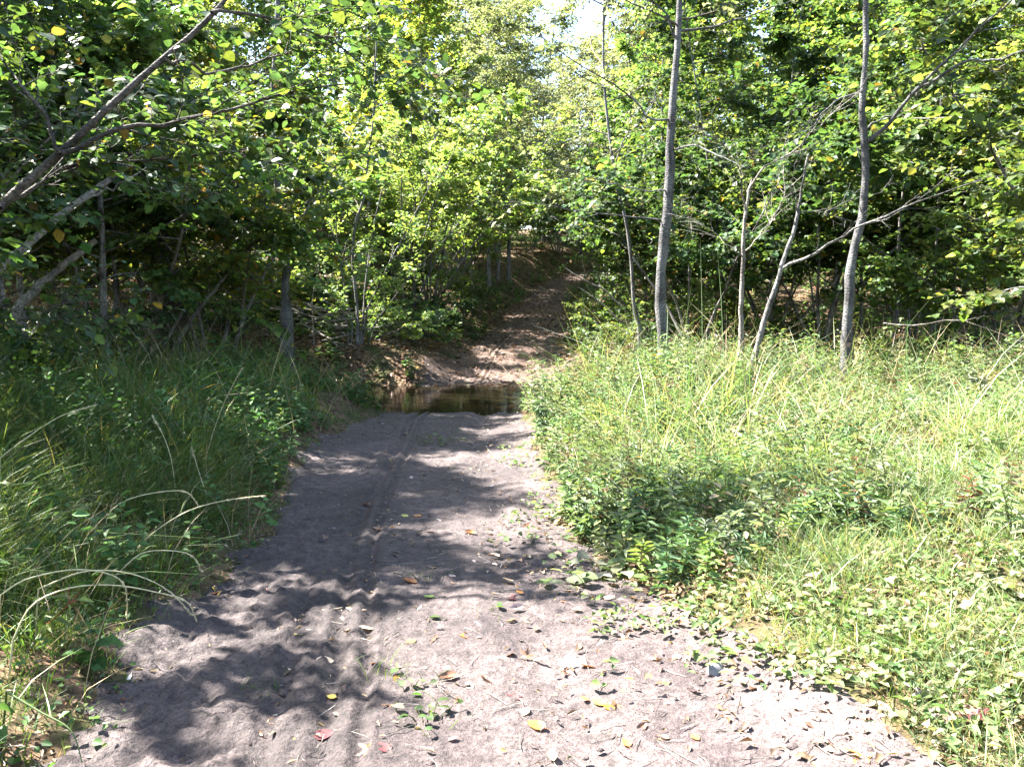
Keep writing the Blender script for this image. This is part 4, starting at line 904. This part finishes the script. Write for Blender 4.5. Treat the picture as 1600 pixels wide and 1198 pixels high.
# ================================================================== FALLEN LEAVES ON THE TRACK
def leaf_mesh(name, shape, seed):
    rng = np.random.default_rng(seed); mb = MB()
    if shape == 'maple':
        k = 40; a = np.linspace(0, 2 * math.pi, k, endpoint=False)
        lob = np.array([1.0 if False else 0 for _ in a])
        r = .30 + .0 * a
        for c, h, w in ((math.pi / 2, .62, .24), (math.pi / 2 + 1.05, .50, .22), (math.pi / 2 - 1.05, .50, .22), (math.pi / 2 + 2.05, .34, .2), (math.pi / 2 - 2.05, .34, .2)):
            dd = np.angle(np.exp(1j * (a - c))); r = np.maximum(r * 0 + r, .24 + (h - .0) * np.exp(-(dd / w) ** 2) * .9)
        r = r * (1 + .10 * np.sin(a * 20)) 
        rings = []
        for s_ in (.0, .5, 1.0):
            xy = np.stack([np.cos(a) * r * s_, np.sin(a) * r * s_], 1)
            z = .08 * s_ ** 2 * np.sin(a * 2 + seed) + .05 * s_ * np.sin(3 * a + seed * 2) + .02
            rings.append(np.concatenate([xy, z[:, None]], 1))
        V = np.concatenate(rings); f = []
        for q in range(2):
            for j in range(k): f.append((q * k + j, q * k + (j + 1) % k, (q + 1) * k + (j + 1) % k, (q + 1) * k + j))
        mb.add(V, f, (1, 1, 1))
    else:
        wid = {'oval': .34, 'round': .42, 'willow': .11, 'curled': .30}[shape]; curl = {'oval': .10, 'round': .06, 'willow': .12, 'curled': .45}[shape]
        n = 11; t = np.linspace(0, 1, n); w = wid * np.sin(math.pi * t ** .8) ** .75 + .004
        V = []
        for i in range(n):
            for s_ in (-1, -.5, 0, .5, 1):
                V.append((s_ * w[i] * (1 - curl * .35 * s_ * s_), t[i] - .5, curl * s_ * s_ * w[i] * 1.2 + curl * .5 * (t[i] - .5) ** 2 * 1.6 + rng.normal(0, .006) + .01 * abs(s_)))
        f = [(i * 5 + j, i * 5 + j + 1, i * 5 + j + 6, i * 5 + j + 5) for i in range(n - 1) for j in range(4)]
        mb.add(V, f, (1, 1, 1))
    st = np.array([[(0, -.5 if shape != 'maple' else 0, .01), (.02, -.68 if shape != 'maple' else -.3, .02), (.05, -.82 if shape != 'maple' else -.6, .01)]])
    mb.tubes(st, np.array([[.014, .012, .009]]), 4, (.8, .6, .45))
    return mb
def dryleaf_mat(name, c1, c2):
    m, nt, N, L = new_mat(name)
    out = N.new('ShaderNodeOutputMaterial'); pb = N.new('ShaderNodeBsdfPrincipled'); tr = N.new('ShaderNodeBsdfTranslucent'); mix = N.new('ShaderNodeMixShader')
    tc = N.new('ShaderNodeTexCoord'); nz = N.new('ShaderNodeTexNoise'); nz.inputs['Scale'].default_value = 2.6; nz.inputs['Detail'].default_value = 5
    L.new(tc.outputs['Object'], nz.inputs['Vector'])
    cr = N.new('ShaderNodeValToRGB'); cr.color_ramp.elements[0].color = (*c1, 1); cr.color_ramp.elements[1].color = (*c2, 1)
    cr.color_ramp.elements[0].position = .38; cr.color_ramp.elements[1].position = .62
    L.new(nz.outputs['Fac'], cr.inputs['Fac']); L.new(cr.outputs['Color'], pb.inputs['Base Color']); L.new(cr.outputs['Color'], tr.inputs['Color'])
    pb.inputs['Roughness'].default_value = .45; mix.inputs['Fac'].default_value = .25
    L.new(pb.outputs[0], mix.inputs[1]); L.new(tr.outputs[0], mix.inputs[2]); L.new(mix.outputs[0], out.inputs['Surface'])
    return m
LM = {'orange': dryleaf_mat('orange_leaf', (.26, .09, .02), (.38, .17, .03)), 'red': dryleaf_mat('red_leaf', (.16, .04, .02), (.26, .08, .03)), 'yellow': dryleaf_mat('yellow_leaf', (.30, .21, .04), (.42, .32, .06)),
      'lime': dryleaf_mat('lime_leaf', (.28, .30, .03), (.38, .38, .06)), 'brown': dryleaf_mat('brown_leaf', (.13, .07, .04), (.22, .12, .07)), 'rust': dryleaf_mat('rust_leaf', (.28, .10, .03), (.36, .16, .05)),
      'tan': dryleaf_mat('tan_leaf', (.40, .30, .21), (.50, .41, .30)), 'white': dryleaf_mat('white_leaf', (.50, .48, .42), (.58, .56, .52)), 'maroon': dryleaf_mat('maroon_leaf', (.075, .022, .025), (.12, .04, .035)),
      'green': dryleaf_mat('green_fallen_leaf', (.12, .18, .03), (.2, .26, .06)), 'mauve': dryleaf_mat('mauve_leaf', (.28, .20, .19), (.36, .28, .26))}
_lm = {}
def get_leaf(shape, colour, v):
    key = (shape, colour, v)
    if key not in _lm: _lm[key] = leaf_mesh('fallen_leaf', shape, v * 7 + 3).mesh('fallen_leaf', [LM[colour]])
    return _lm[key]
fl = [  # px, py, shape, colour, length m, heading deg, label
 (455, 836, 'maple', 'red', .10, 40, 'red orange curled leaf by the left edge of the track, the farther bright one'),
 (388, 896, 'maple', 'orange', .07, 100, 'orange leaf on the shaded mud near the left grass'),
 (326, 1022, 'maple', 'yellow', .085, 20, 'amber yellow leaf on dark mud under the arching grass'),
 (408, 1132, 'maple', 'rust', .115, 70, 'large rust orange leaf clump at lower left of the track'),
 (467, 1156, 'round', 'lime', .058, 150, 'bright lime yellow leaf at the bottom, beside the dark red leaf'),
 (362, 1166, 'willow', 'lime', .085, -30, 'slim lime yellow leaf standing near the bottom left'),
 (505, 1152, 'oval', 'maroon', .090, -60, 'dark red leaf on pale mud at the bottom of the track'),
 (351, 1122, 'round', 'tan', .062, 0, 'round pale tan leaf left of the rust leaf clump'),
 (838, 1137, 'oval', 'orange', .085, 60, 'yellow orange leaf on the sunlit mud, lower middle'),
 (936, 1101, 'oval', 'yellow', .075, 50, 'yellow leaf overlapping an orange one at right of the track'),
 (951, 1109, 'oval', 'orange', .07, 20, 'orange leaf tucked under the yellow one at right of the track'),
 (862, 1186, 'curled', 'tan', .075, 10, 'curled pale tan leaf at the bottom edge'),
 (728, 998, 'oval', 'orange', .075, 65, 'orange leaf beside the brown clump, middle of the track'),
 (748, 986, 'maple', 'mauve', .115, 15, 'crumpled mauve brown leaf clump in the middle of the track'),
 (643, 1005, 'round', 'yellow', .055, -40, 'pale yellow round leaf left of the middle'),
 (670, 935, 'oval', 'green', .07, 60, 'greenish yellow leaf on the shaded mud'),
 (632, 808, 'oval', 'lime', .075, 45, 'yellow green leaf on the far mud, left of the tiny orange one'),
 (652, 808, 'oval', 'orange', .075, 70, 'small orange leaf on the far mud'),
 (822, 831, 'oval', 'red', .07, 20, 'red leaf near the right verge on the far mud'),
 (480, 879, 'willow', 'white', .12, 75, 'slim whitish leaf lying across the shaded left mud, farther one'),
 (492, 988, 'willow', 'white', .10, 120, 'slim whitish leaf in the left rut'),
 (505, 957, 'willow', 'tan', .13, 95, 'slim tan leaf just above the whitish leaf in the rut'),
 (450, 995, 'willow', 'yellow', .11, 85, 'slim yellowish leaf left of the rut'),
 (432, 1024, 'round', 'yellow', .045, 30, 'small yellow leaf on lit mud at left'),
 (518, 1092, 'round', 'yellow', .045, 80, 'small yellow leaf between rut and tuft'),
 (541, 1118, 'round', 'tan', .05, 10, 'pale tan leaf right of the rust clump'),
 (733, 1075, 'oval', 'tan', .055, 30, 'pale tan leaf right of the green sprouts'),
 (700, 1062, 'curled', 'brown', .10, 110, 'dark brown curled leaf above the green sprouts'),
 (352, 967, 'maple', 'rust', .07, 60, 'rusty leaf in the dark mud at left'),
 (362, 1037, 'maple', 'rust', .06, 10, 'rusty leaf below the amber one'),
 (317, 1110, 'curled', 'rust', .065, 0, 'brown curled leaf left of the round tan leaf'),
 (382, 926, 'maple', 'mauve', .11, 30, 'mauve lobed leaf sunk in the mud at the left edge'),
 (640, 912, 'curled', 'rust', .10, 75, 'curled brown leaf with long stalk in mid track'),
 (812, 928, 'oval', 'orange', .055, 60, 'orange brown leaf near the right side of the shade'),
 (800, 937, 'maple', 'maroon', .07, 0, 'dark maroon leaf below the orange brown one'),
 (803, 1095, 'maple', 'maroon', .07, 0, 'dark maroon leaf among sprouts'),
 (820, 1116, 'oval', 'tan', .07, -30, 'pale tan leaf above the yellow orange one'),
 (735, 835, 'curled', 'rust', .09, 80, 'rust brown leaf on the far mud, centre'),
 (575, 1176, 'maple', 'rust', .075, 50, 'red brown leaf at the bottom, right of the dark red leaf'),
 (600, 1172, 'oval', 'maroon', .07, 50, 'maroon leaf touching the red brown one at the bottom'),
 (270, 1185, 'maple', 'maroon', .08, 50, 'dull maroon leaf at the bottom left corner of the mud'),
 (905, 1014, 'curled', 'brown', .05, 10, 'small brown leaf on sunlit mud at right'),
 (885, 880, 'oval', 'tan', .08, 80, 'tan leaf by the pale stick'),
 (1395, 1118, 'maple', 'tan', .12, 30, 'large tan leaf on the grass at lower right'),
 (1525, 1143, 'maple', 'maroon', .12, 0, 'large purplish brown leaf at the lower right corner'),
 (1470, 1166, 'oval', 'white', .08, 80, 'pale oval leaf in the lower right grass'),
 (1505, 1178, 'oval', 'orange', .07, 0, 'orange leaf at the lower right bottom edge'),
 (1350, 1185, 'maple', 'rust', .10, 60, 'rusty leaf at the bottom edge right of the bare soil'),
 (1440, 1100, 'maple', 'mauve', .10, 60, 'mauve leaf between the tan and purplish leaves'),
 (1190, 1020, 'maple', 'mauve', .12, 20, 'dry mauve leaf on the sunlit edge of the verge'),
 (1205, 920, 'maple', 'brown', .09, 0, 'brown leaf caught in the short sunny grass'),
 (1115, 985, 'curled', 'rust', .09, 20, 'rust curled leaf at the right edge of the mud'),
]
rl = np.random.default_rng(5)
for i, (px, py, sh, co, L, hd, lab) in enumerate(fl):
    p = ground_pt(px, py)
    o = link('fallen_leaf', get_leaf(sh, co, i % 5))
    k = L * (.90 if sh != 'maple' else .85)
    o.location = (p[0], p[1], p[2] + .012 + (.04 if float(in_track(p[0], p[1])) < -.15 else 0)); o.scale = (k, k, k)
    o.rotation_euler = (rl.normal(.10, .10), rl.normal(0, .14), R(hd))
    tag(o, lab, 'leaf', 'fallen leaves on and beside the track')
kinds = [('oval', 'brown'), ('curled', 'brown'), ('willow', 'tan'), ('oval', 'mauve'), ('maple', 'brown'), ('curled', 'mauve'), ('willow', 'white'), ('oval', 'rust'), ('willow', 'brown'), ('round', 'tan')]
cn = {'brown': 'brown', 'tan': 'tan', 'mauve': 'dull mauve', 'white': 'whitish', 'rust': 'rust'}; sn = {'oval': 'oval', 'curled': 'curled', 'willow': 'slim', 'maple': 'lobed', 'round': 'round'}
cnt = 0
while cnt < 130:
    py = 650 + 520 * rl.uniform(0, 1) ** 1.25; px = rl.uniform(180, 1250)
    p = ground_pt(px, py)
    if float(in_track(p[0], p[1])) < -.02: continue
    sh, co = kinds[rl.integers(len(kinds))]
    o = link('fallen_leaf', get_leaf(sh, co, int(rl.integers(3))))
    k = rl.uniform(.035, .085); o.scale = (k, k, k)
    o.location = (p[0], p[1], p[2] + .012); o.rotation_euler = (rl.normal(.05, .2), rl.normal(0, .25), rl.uniform(0, 6.28))
    tag(o, 'small %s %s leaf scattered on the mud' % (cn[co], sn[sh]), 'leaf', 'small %s %s leaves on the mud' % (cn[co], sn[sh])); cnt += 1

# ================================================================== STONES AND SPROUTS
def stone(px, py, s, label, seed, flat=.35):
    rng = np.random.default_rng(seed); p = ground_pt(px, py); mb = MB()
    nu, nv = 18, 10; V = []
    for j in range(nv):
        th = math.pi * j / (nv - 1)
        for i in range(nu):
            ph = 2 * math.pi * i / nu
            x, y, z = math.sin(th) * math.cos(ph), math.sin(th) * math.sin(ph), math.cos(th)
            k = 1 + .5 * float(vnoise(x * 1.6 + seed, y * 1.6 + z, 3)) + .18 * float(vnoise(x * 4 + seed, y * 4 + z * 3, 4))
            V.append((x * k, y * k * .8, z * k * flat))
    f = [(j * nu + i, j * nu + (i + 1) % nu, (j + 1) * nu + (i + 1) % nu, (j + 1) * nu + i) for j in range(nv - 1) for i in range(nu)]
    mb.add(np.array(V) * s, f, (1, 1, 1)); o = link('stone', mb.mesh('stone', [M_STONE])); o.location = (p[0], p[1], p[2] + s * flat * .25)
    o.rotation_euler = (0, 0, seed)
    tag(o, label, 'stone')
stone(893, 1036, .058, 'flat bluish white stone sunk in the sunlit mud', 3, .14)
stone(1118, 1050, .045, 'small pale stone at the edge of the sunny grass', 4, .7)
def sprout(px, py, label, seed, n=10, s=.05, h=.05, pal='herb', spread=.09, grass=6):
    rng = np.random.default_rng(seed); p = ground_pt(px, py); mb = MB()
    if n:
        b = np.concatenate([rng.normal(0, spread, (n, 2)), rng.uniform(.01, h, (n, 1))], 1)
        st = np.stack([b * [.6, .6, 0], b * [.8, .8, .7], b], 1); mb.tubes(st, np.full((n, 3), .0018), 3, (.1, .12, .04))
        mb.leaves(b, rand_h(rng, n) + UP * .15, UP + rng.normal(0, .3, (n, 3)), s * rng.uniform(.6, 1.2, n), .75, pick(rng, pal, n), 0, True)
    if grass:
        g = np.concatenate([rng.normal(0, spread * .6, (grass, 2)), np.zeros((grass, 1))], 1)
        hh = rng.uniform(.05, .13, grass); a = rng.uniform(0, 6.28, grass)
        mb.blades(g, hh, np.full(grass, .004), np.stack([np.cos(a), np.sin(a)], 1) * hh[:, None], rng.uniform(0, 3, grass), rng.uniform(.4, 1.2, grass), pick(rng, 'grass', grass))
    o = link('weed_sprout', mb.mesh('weed_sprout', [M_LEAF])); o.location = p + np.array([0, 0, .008])
    tag(o, label, 'weed', 'green sprouts on the track')
sprout(668, 1128, 'cluster of small round green sprouts on sunlit mud', 1, 12, .045, .04)
sprout(640, 1072, 'small tuft of grass and pale sprouts on the mud', 2, 8, .05, .03, 'silver')
sprout(600, 1052, 'flattened grass blades on the rut shoulder', 3, 2, .04, .03, grass=14)
sprout(660, 905, 'thin grass tuft beside the curled brown leaf', 4, 3, .03, .03, grass=10)
sprout(690, 690, 'dark green tuft in mid track close to the ford', 5, 20, .06, .07, grass=25, spread=.22)
sprout(745, 968, 'lone green leaf sprig in mid track', 6, 3, .05, .02, grass=2)
sprout(430, 1085, 'grass sprig on the churned mud at lower left', 7, 0, grass=14)
sprout(945, 912, 'whitish woolly leaved rosette at the right verge edge', 8, 26, .09, .10, 'silver', .14, 4)

# ================================================================== TALL GRASS STEMS AND STALKS
def culm(px_pts, d, label, seed, name='grass_stem', col=(.48, .43, .26), head=1, r=.0038):
    rng = np.random.default_rng(seed); pl = smooth_path(path_px(px_pts, np.asarray(d) * .86), 22); root = pl[0].copy()
    gz = float(terrain(root[0], root[1])); q = pl - root
    if root[2] > gz + .02:
        q = np.vstack([[(-.03, 0, gz - root[2])], q])
    mb = MB(); mb.tubes(q[None], taper(q, r, r * .5)[None], 5, col)
    if head:
        n = 64; t = rng.uniform(.72, 1.0, n); o, dd = along(q, t)
        mb.leaves(o, dd + rng.normal(0, .28, (n, 3)) - UP * .3, rng.normal(0, 1, (n, 3)), rng.uniform(.010, .020, n), .28, np.array([(.50, .43, .29)]) * rng.uniform(.7, 1.2, (n, 1)))
    n = 3; t = rng.uniform(.08, .5, n); o, dd = along(q, t)
    a = rng.uniform(0, 6.28, n); hh = rng.uniform(.12, .3, n)
    mb.blades(o, hh * .6, np.full(n, .006), np.stack([np.cos(a), np.sin(a)], 1) * hh[:, None], rng.uniform(0, 3, n), rng.uniform(.8, 1.4, n), pick(rng, 'grass', n))
    o = link(name, mb.mesh(name, [M_DRY])); o.location = root
    return tag(o, label, 'grass stem', 'tall grass stems on the left verge')
culm([(20, 1000), (50, 945), (110, 918), (180, 914), (245, 925), (290, 938), (307, 968)], np.linspace(3.5, 3.9, 7), 'lowest arching seed stem reaching over the mud at left', 1)
culm([(0, 930), (40, 905), (110, 890), (165, 895), (195, 915), (198, 962)], np.linspace(3.7, 4.0, 6), 'arching seed stem whose head hangs straight down, nearest the frame edge', 2)
culm([(60, 920), (130, 893), (200, 895), (260, 920), (300, 960)], np.linspace(3.9, 4.1, 5), 'arching seed stem just above the lowest one', 3)
culm([(190, 890), (230, 840), (290, 800), (350, 782), (412, 774)], np.linspace(4.8, 5.0, 5), 'pale straw stem pointing right across the verge edge', 4)
culm([(150, 820), (190, 785), (240, 770), (290, 768), (310, 790)], np.linspace(5.2, 5.4, 5), 'short arching seed stem above the straw stem', 5)
culm([(180, 900), (220, 865), (265, 860), (300, 868), (314, 890)], np.linspace(4.5, 4.6, 5), 'arching seed stem with its head over the leaf strewn edge', 6)
culm([(0, 715), (40, 685), (95, 650), (150, 632)], np.linspace(5.4, 5.8, 4), 'long pale straw slanting up at the left edge', 7, head=1)
culm([(275, 775), (268, 720), (255, 680), (238, 650)], 6.6, 'pale straw leaning left in the dark weeds', 8)
culm([(320, 720), (335, 670), (352, 625), (378, 575)], 7.2, 'tall yellow straw leaning right in the dark weeds', 9)
culm([(325, 780), (310, 735), (300, 700)], 6.2, 'short pale straw below the yellow one', 10)
stick('straw_stem', [ground_pt(352, 852) + [0, 0, .03], ground_pt(385, 840) + [0, 0, .05], ground_pt(424, 824) + [0, 0, .03]], .0028, 'straw lying out over the mud at the verge edge', 'grass stem', None, M_DEAD, 0, 62)
culm([(10, 1080), (60, 1110), (110, 1140), (128, 1190)], np.linspace(3.1, 3.0, 4), 'broad green blade drooping at the lower left corner', 12, head=0, col=(.10, .15, .05), r=.004)
def stalk(px, py_base, py_top, d, label, seed, lean=0.0, col=(.16, .10, .06), leafcol=None, leaves=26, size=.035, name='dry_stalk', branch=5, group='dry stalks in the weeds', r=.0035):
    rng = np.random.default_rng(seed); p0 = P(px, py_base, d); z0 = float(terrain(p0[0], p0[1])); p1 = P(px + lean, py_top, d)
    h = p1[2] - z0
    q = np.array([(0, 0, 0), (rng.normal(0, .015), 0, h * .35), ((p1[0] - p0[0]) * .6, rng.normal(0, .02), h * .7), (p1[0] - p0[0], 0, h)]); q = smooth_path(q, 12)
    mb = MB(); mb.tubes(q[None], taper(q, r, r * .4)[None], 5, col); polys = [q]
    for b in range(branch):
        o, dd = along(q, np.array([rng.uniform(.4, .95)]))
        bb = grow(rng, o[0], dd[0] + rand_h(rng, 1)[0] * .8, h * rng.uniform(.12, .3), 5, .1); polys.append(bb); mb.tubes(bb[None], taper(bb, r * .5, r * .25)[None], 4, col)
    for pl in polys:
        n = leaves if pl is q else leaves // 3
        o, dd = along(pl, rng.uniform(.25, 1, n)); c = leafcol or (.24, .16, .10)
        mb.leaves(o, dd * .2 + rand_h(rng, n) + UP * rng.uniform(-.8, .4, (n, 1)), UP + rng.normal(0, .6, (n, 3)), size * rng.uniform(.5, 1.3, n), .3, np.array([c]) * rng.uniform(.6, 1.3, (n, 1)), 0, False, .4)
    o = link(name, mb.mesh(name, [M_DRY])); o.location = (p0[0], p0[1], z0)
    return tag(o, label, 'weed stalk', group)
ds = [(1040, 680, 575, 9.0, 'dark brown dead stalk in front of the pale slender tree', 0), (1048, 720, 600, 8.2, 'tallest brown dead stalk below the pale slender tree', -8), (1030, 700, 590, 8.6, 'brown dead stalk left of the tallest one', -6),
      (1068, 650, 505, 10.0, 'thin brown stalk right of the pale slender tree foot', 4), (935, 640, 560, 10.6, 'pale dry stalk at the meadow edge by the ford', 6), (918, 660, 640, 9.8, 'short dry stalk at the track side of the meadow', -10),
      (1125, 640, 545, 10.2, 'dry stalk with drooping grey leaves left of the leaning sapling', 0), (1250, 640, 560, 9.8, 'rusty stalk between leaning sapling and kinked tree', 6), (1375, 620, 540, 10.2, 'yellowish stalk right of the kinked tree', 8),
      (1400, 590, 515, 10.6, 'dry stalk rising above the weeds right of the kinked tree', 4), (1145, 800, 735, 6.8, 'brown wilted clump in mid meadow', 0), (985, 620, 540, 10.8, 'straw coloured stalk left of the pale slender tree', -5),
      (880, 610, 540, 12.0, 'straw coloured stalk beside the far bank', 4), (1290, 830, 740, 6.2, 'dull brown stalk in the right meadow', 8), (1465, 760, 680, 7.4, 'dull brown stalk at far right of the meadow', -6)]
for i, (px, yb, yt, d, lab, ln) in enumerate(ds): stalk(px, yb, yt, d, lab, 700 + i, ln)
stalk(70, 1100, 925, 3.3, 'reddish stemmed weed with narrow leaves at lower left', 740, 55, (.28, .07, .04), (.16, .20, .05), 16, .06, 'reddish_weed', 4, None)
tl = [(1385, 650, 520, 9.4, 'tall fresh green plant above the weeds right of the kinked tree'), (1430, 640, 540, 9.8, 'tall leafy plant at the shaded forest edge'), (1530, 690, 590, 8.0, 'tall grey green plant at the right edge'), (1240, 790, 690, 6.9, 'whitish topped leafy plant in the middle of the meadow'),
      (1440, 800, 700, 6.3, 'grey green leafy plant in the right meadow'), (1110, 860, 780, 5.6, 'bright green cut leaved plant near the track'), (960, 880, 800, 5.5, 'pale plant with long leaves at the meadow edge'), (845, 730, 640, 8.6, 'bluish green clump at the corner of the meadow by the ford')]
for i, (px, yb, yt, d, lab) in enumerate(tl):
    stalk(px, yb, yt, d, lab, 760 + i, rs.uniform(-12, 12), (.12, .14, .05), [(.11, .17, .04), (.09, .15, .04), (.16, .19, .12), (.20, .23, .15), (.15, .18, .11), (.11, .18, .04), (.17, .20, .09), (.07, .13, .06)][i], 34, .085, 'leafy_weed', 6, 'leafy plants standing above the weeds', .004)

# ================================================================== LIGHT, SKY, CAMERA
SUN_EL = R(51); sd = Vector((-.90, .40, 0)).normalized()
sunv = Vector((sd.x * math.cos(SUN_EL), sd.y * math.cos(SUN_EL), math.sin(SUN_EL)))
sl = bpy.data.lights.new('sun', 'SUN'); sl.energy = 5.0; sl.angle = R(.9); sl.color = (1.0, .96, .90)
so = bpy.data.objects.new('sun', sl); C.objects.link(so); so.rotation_euler = sunv.to_track_quat('Z', 'Y').to_euler(); so.location = (-20, 10, 25)
w = bpy.data.worlds.new('World'); bpy.context.scene.world = w; w.use_nodes = True
nt = w.node_tree; bg = nt.nodes['Background']
sk = nt.nodes.new('ShaderNodeTexSky'); sk.sky_type = 'NISHITA'; sk.sun_disc = False; sk.sun_elevation = SUN_EL
sk.sun_rotation = math.atan2(sd.x, sd.y); sk.air_density = 1.0; sk.dust_density = 1.5; sk.ozone_density = 1.0
nt.links.new(sk.outputs[0], bg.inputs[0]); bg.inputs[1].default_value = .07
cam = bpy.data.cameras.new('camera'); co = bpy.data.objects.new('camera', cam); C.objects.link(co)
cam.sensor_width = 36; cam.lens = 36 * F / 1600; cam.clip_end = 600; cam.clip_start = .05
co.location = CAM; co.rotation_euler = (R(90) - PITCH, 0, 0)
sc = bpy.context.scene; sc.camera = co
sc.view_settings.view_transform = 'Standard'; sc.view_settings.look = 'None'; sc.view_settings.gamma = 1; sc.view_settings.exposure = 3.5
cy = sc.cycles; cy.max_bounces = 7; cy.diffuse_bounces = 4; cy.glossy_bounces = 2; cy.transmission_bounces = 4; cy.transparent_max_bounces = 8
cy.use_denoising = True; cy.caustics_reflective = False; cy.caustics_refractive = False; cy.sample_clamp_indirect = 6
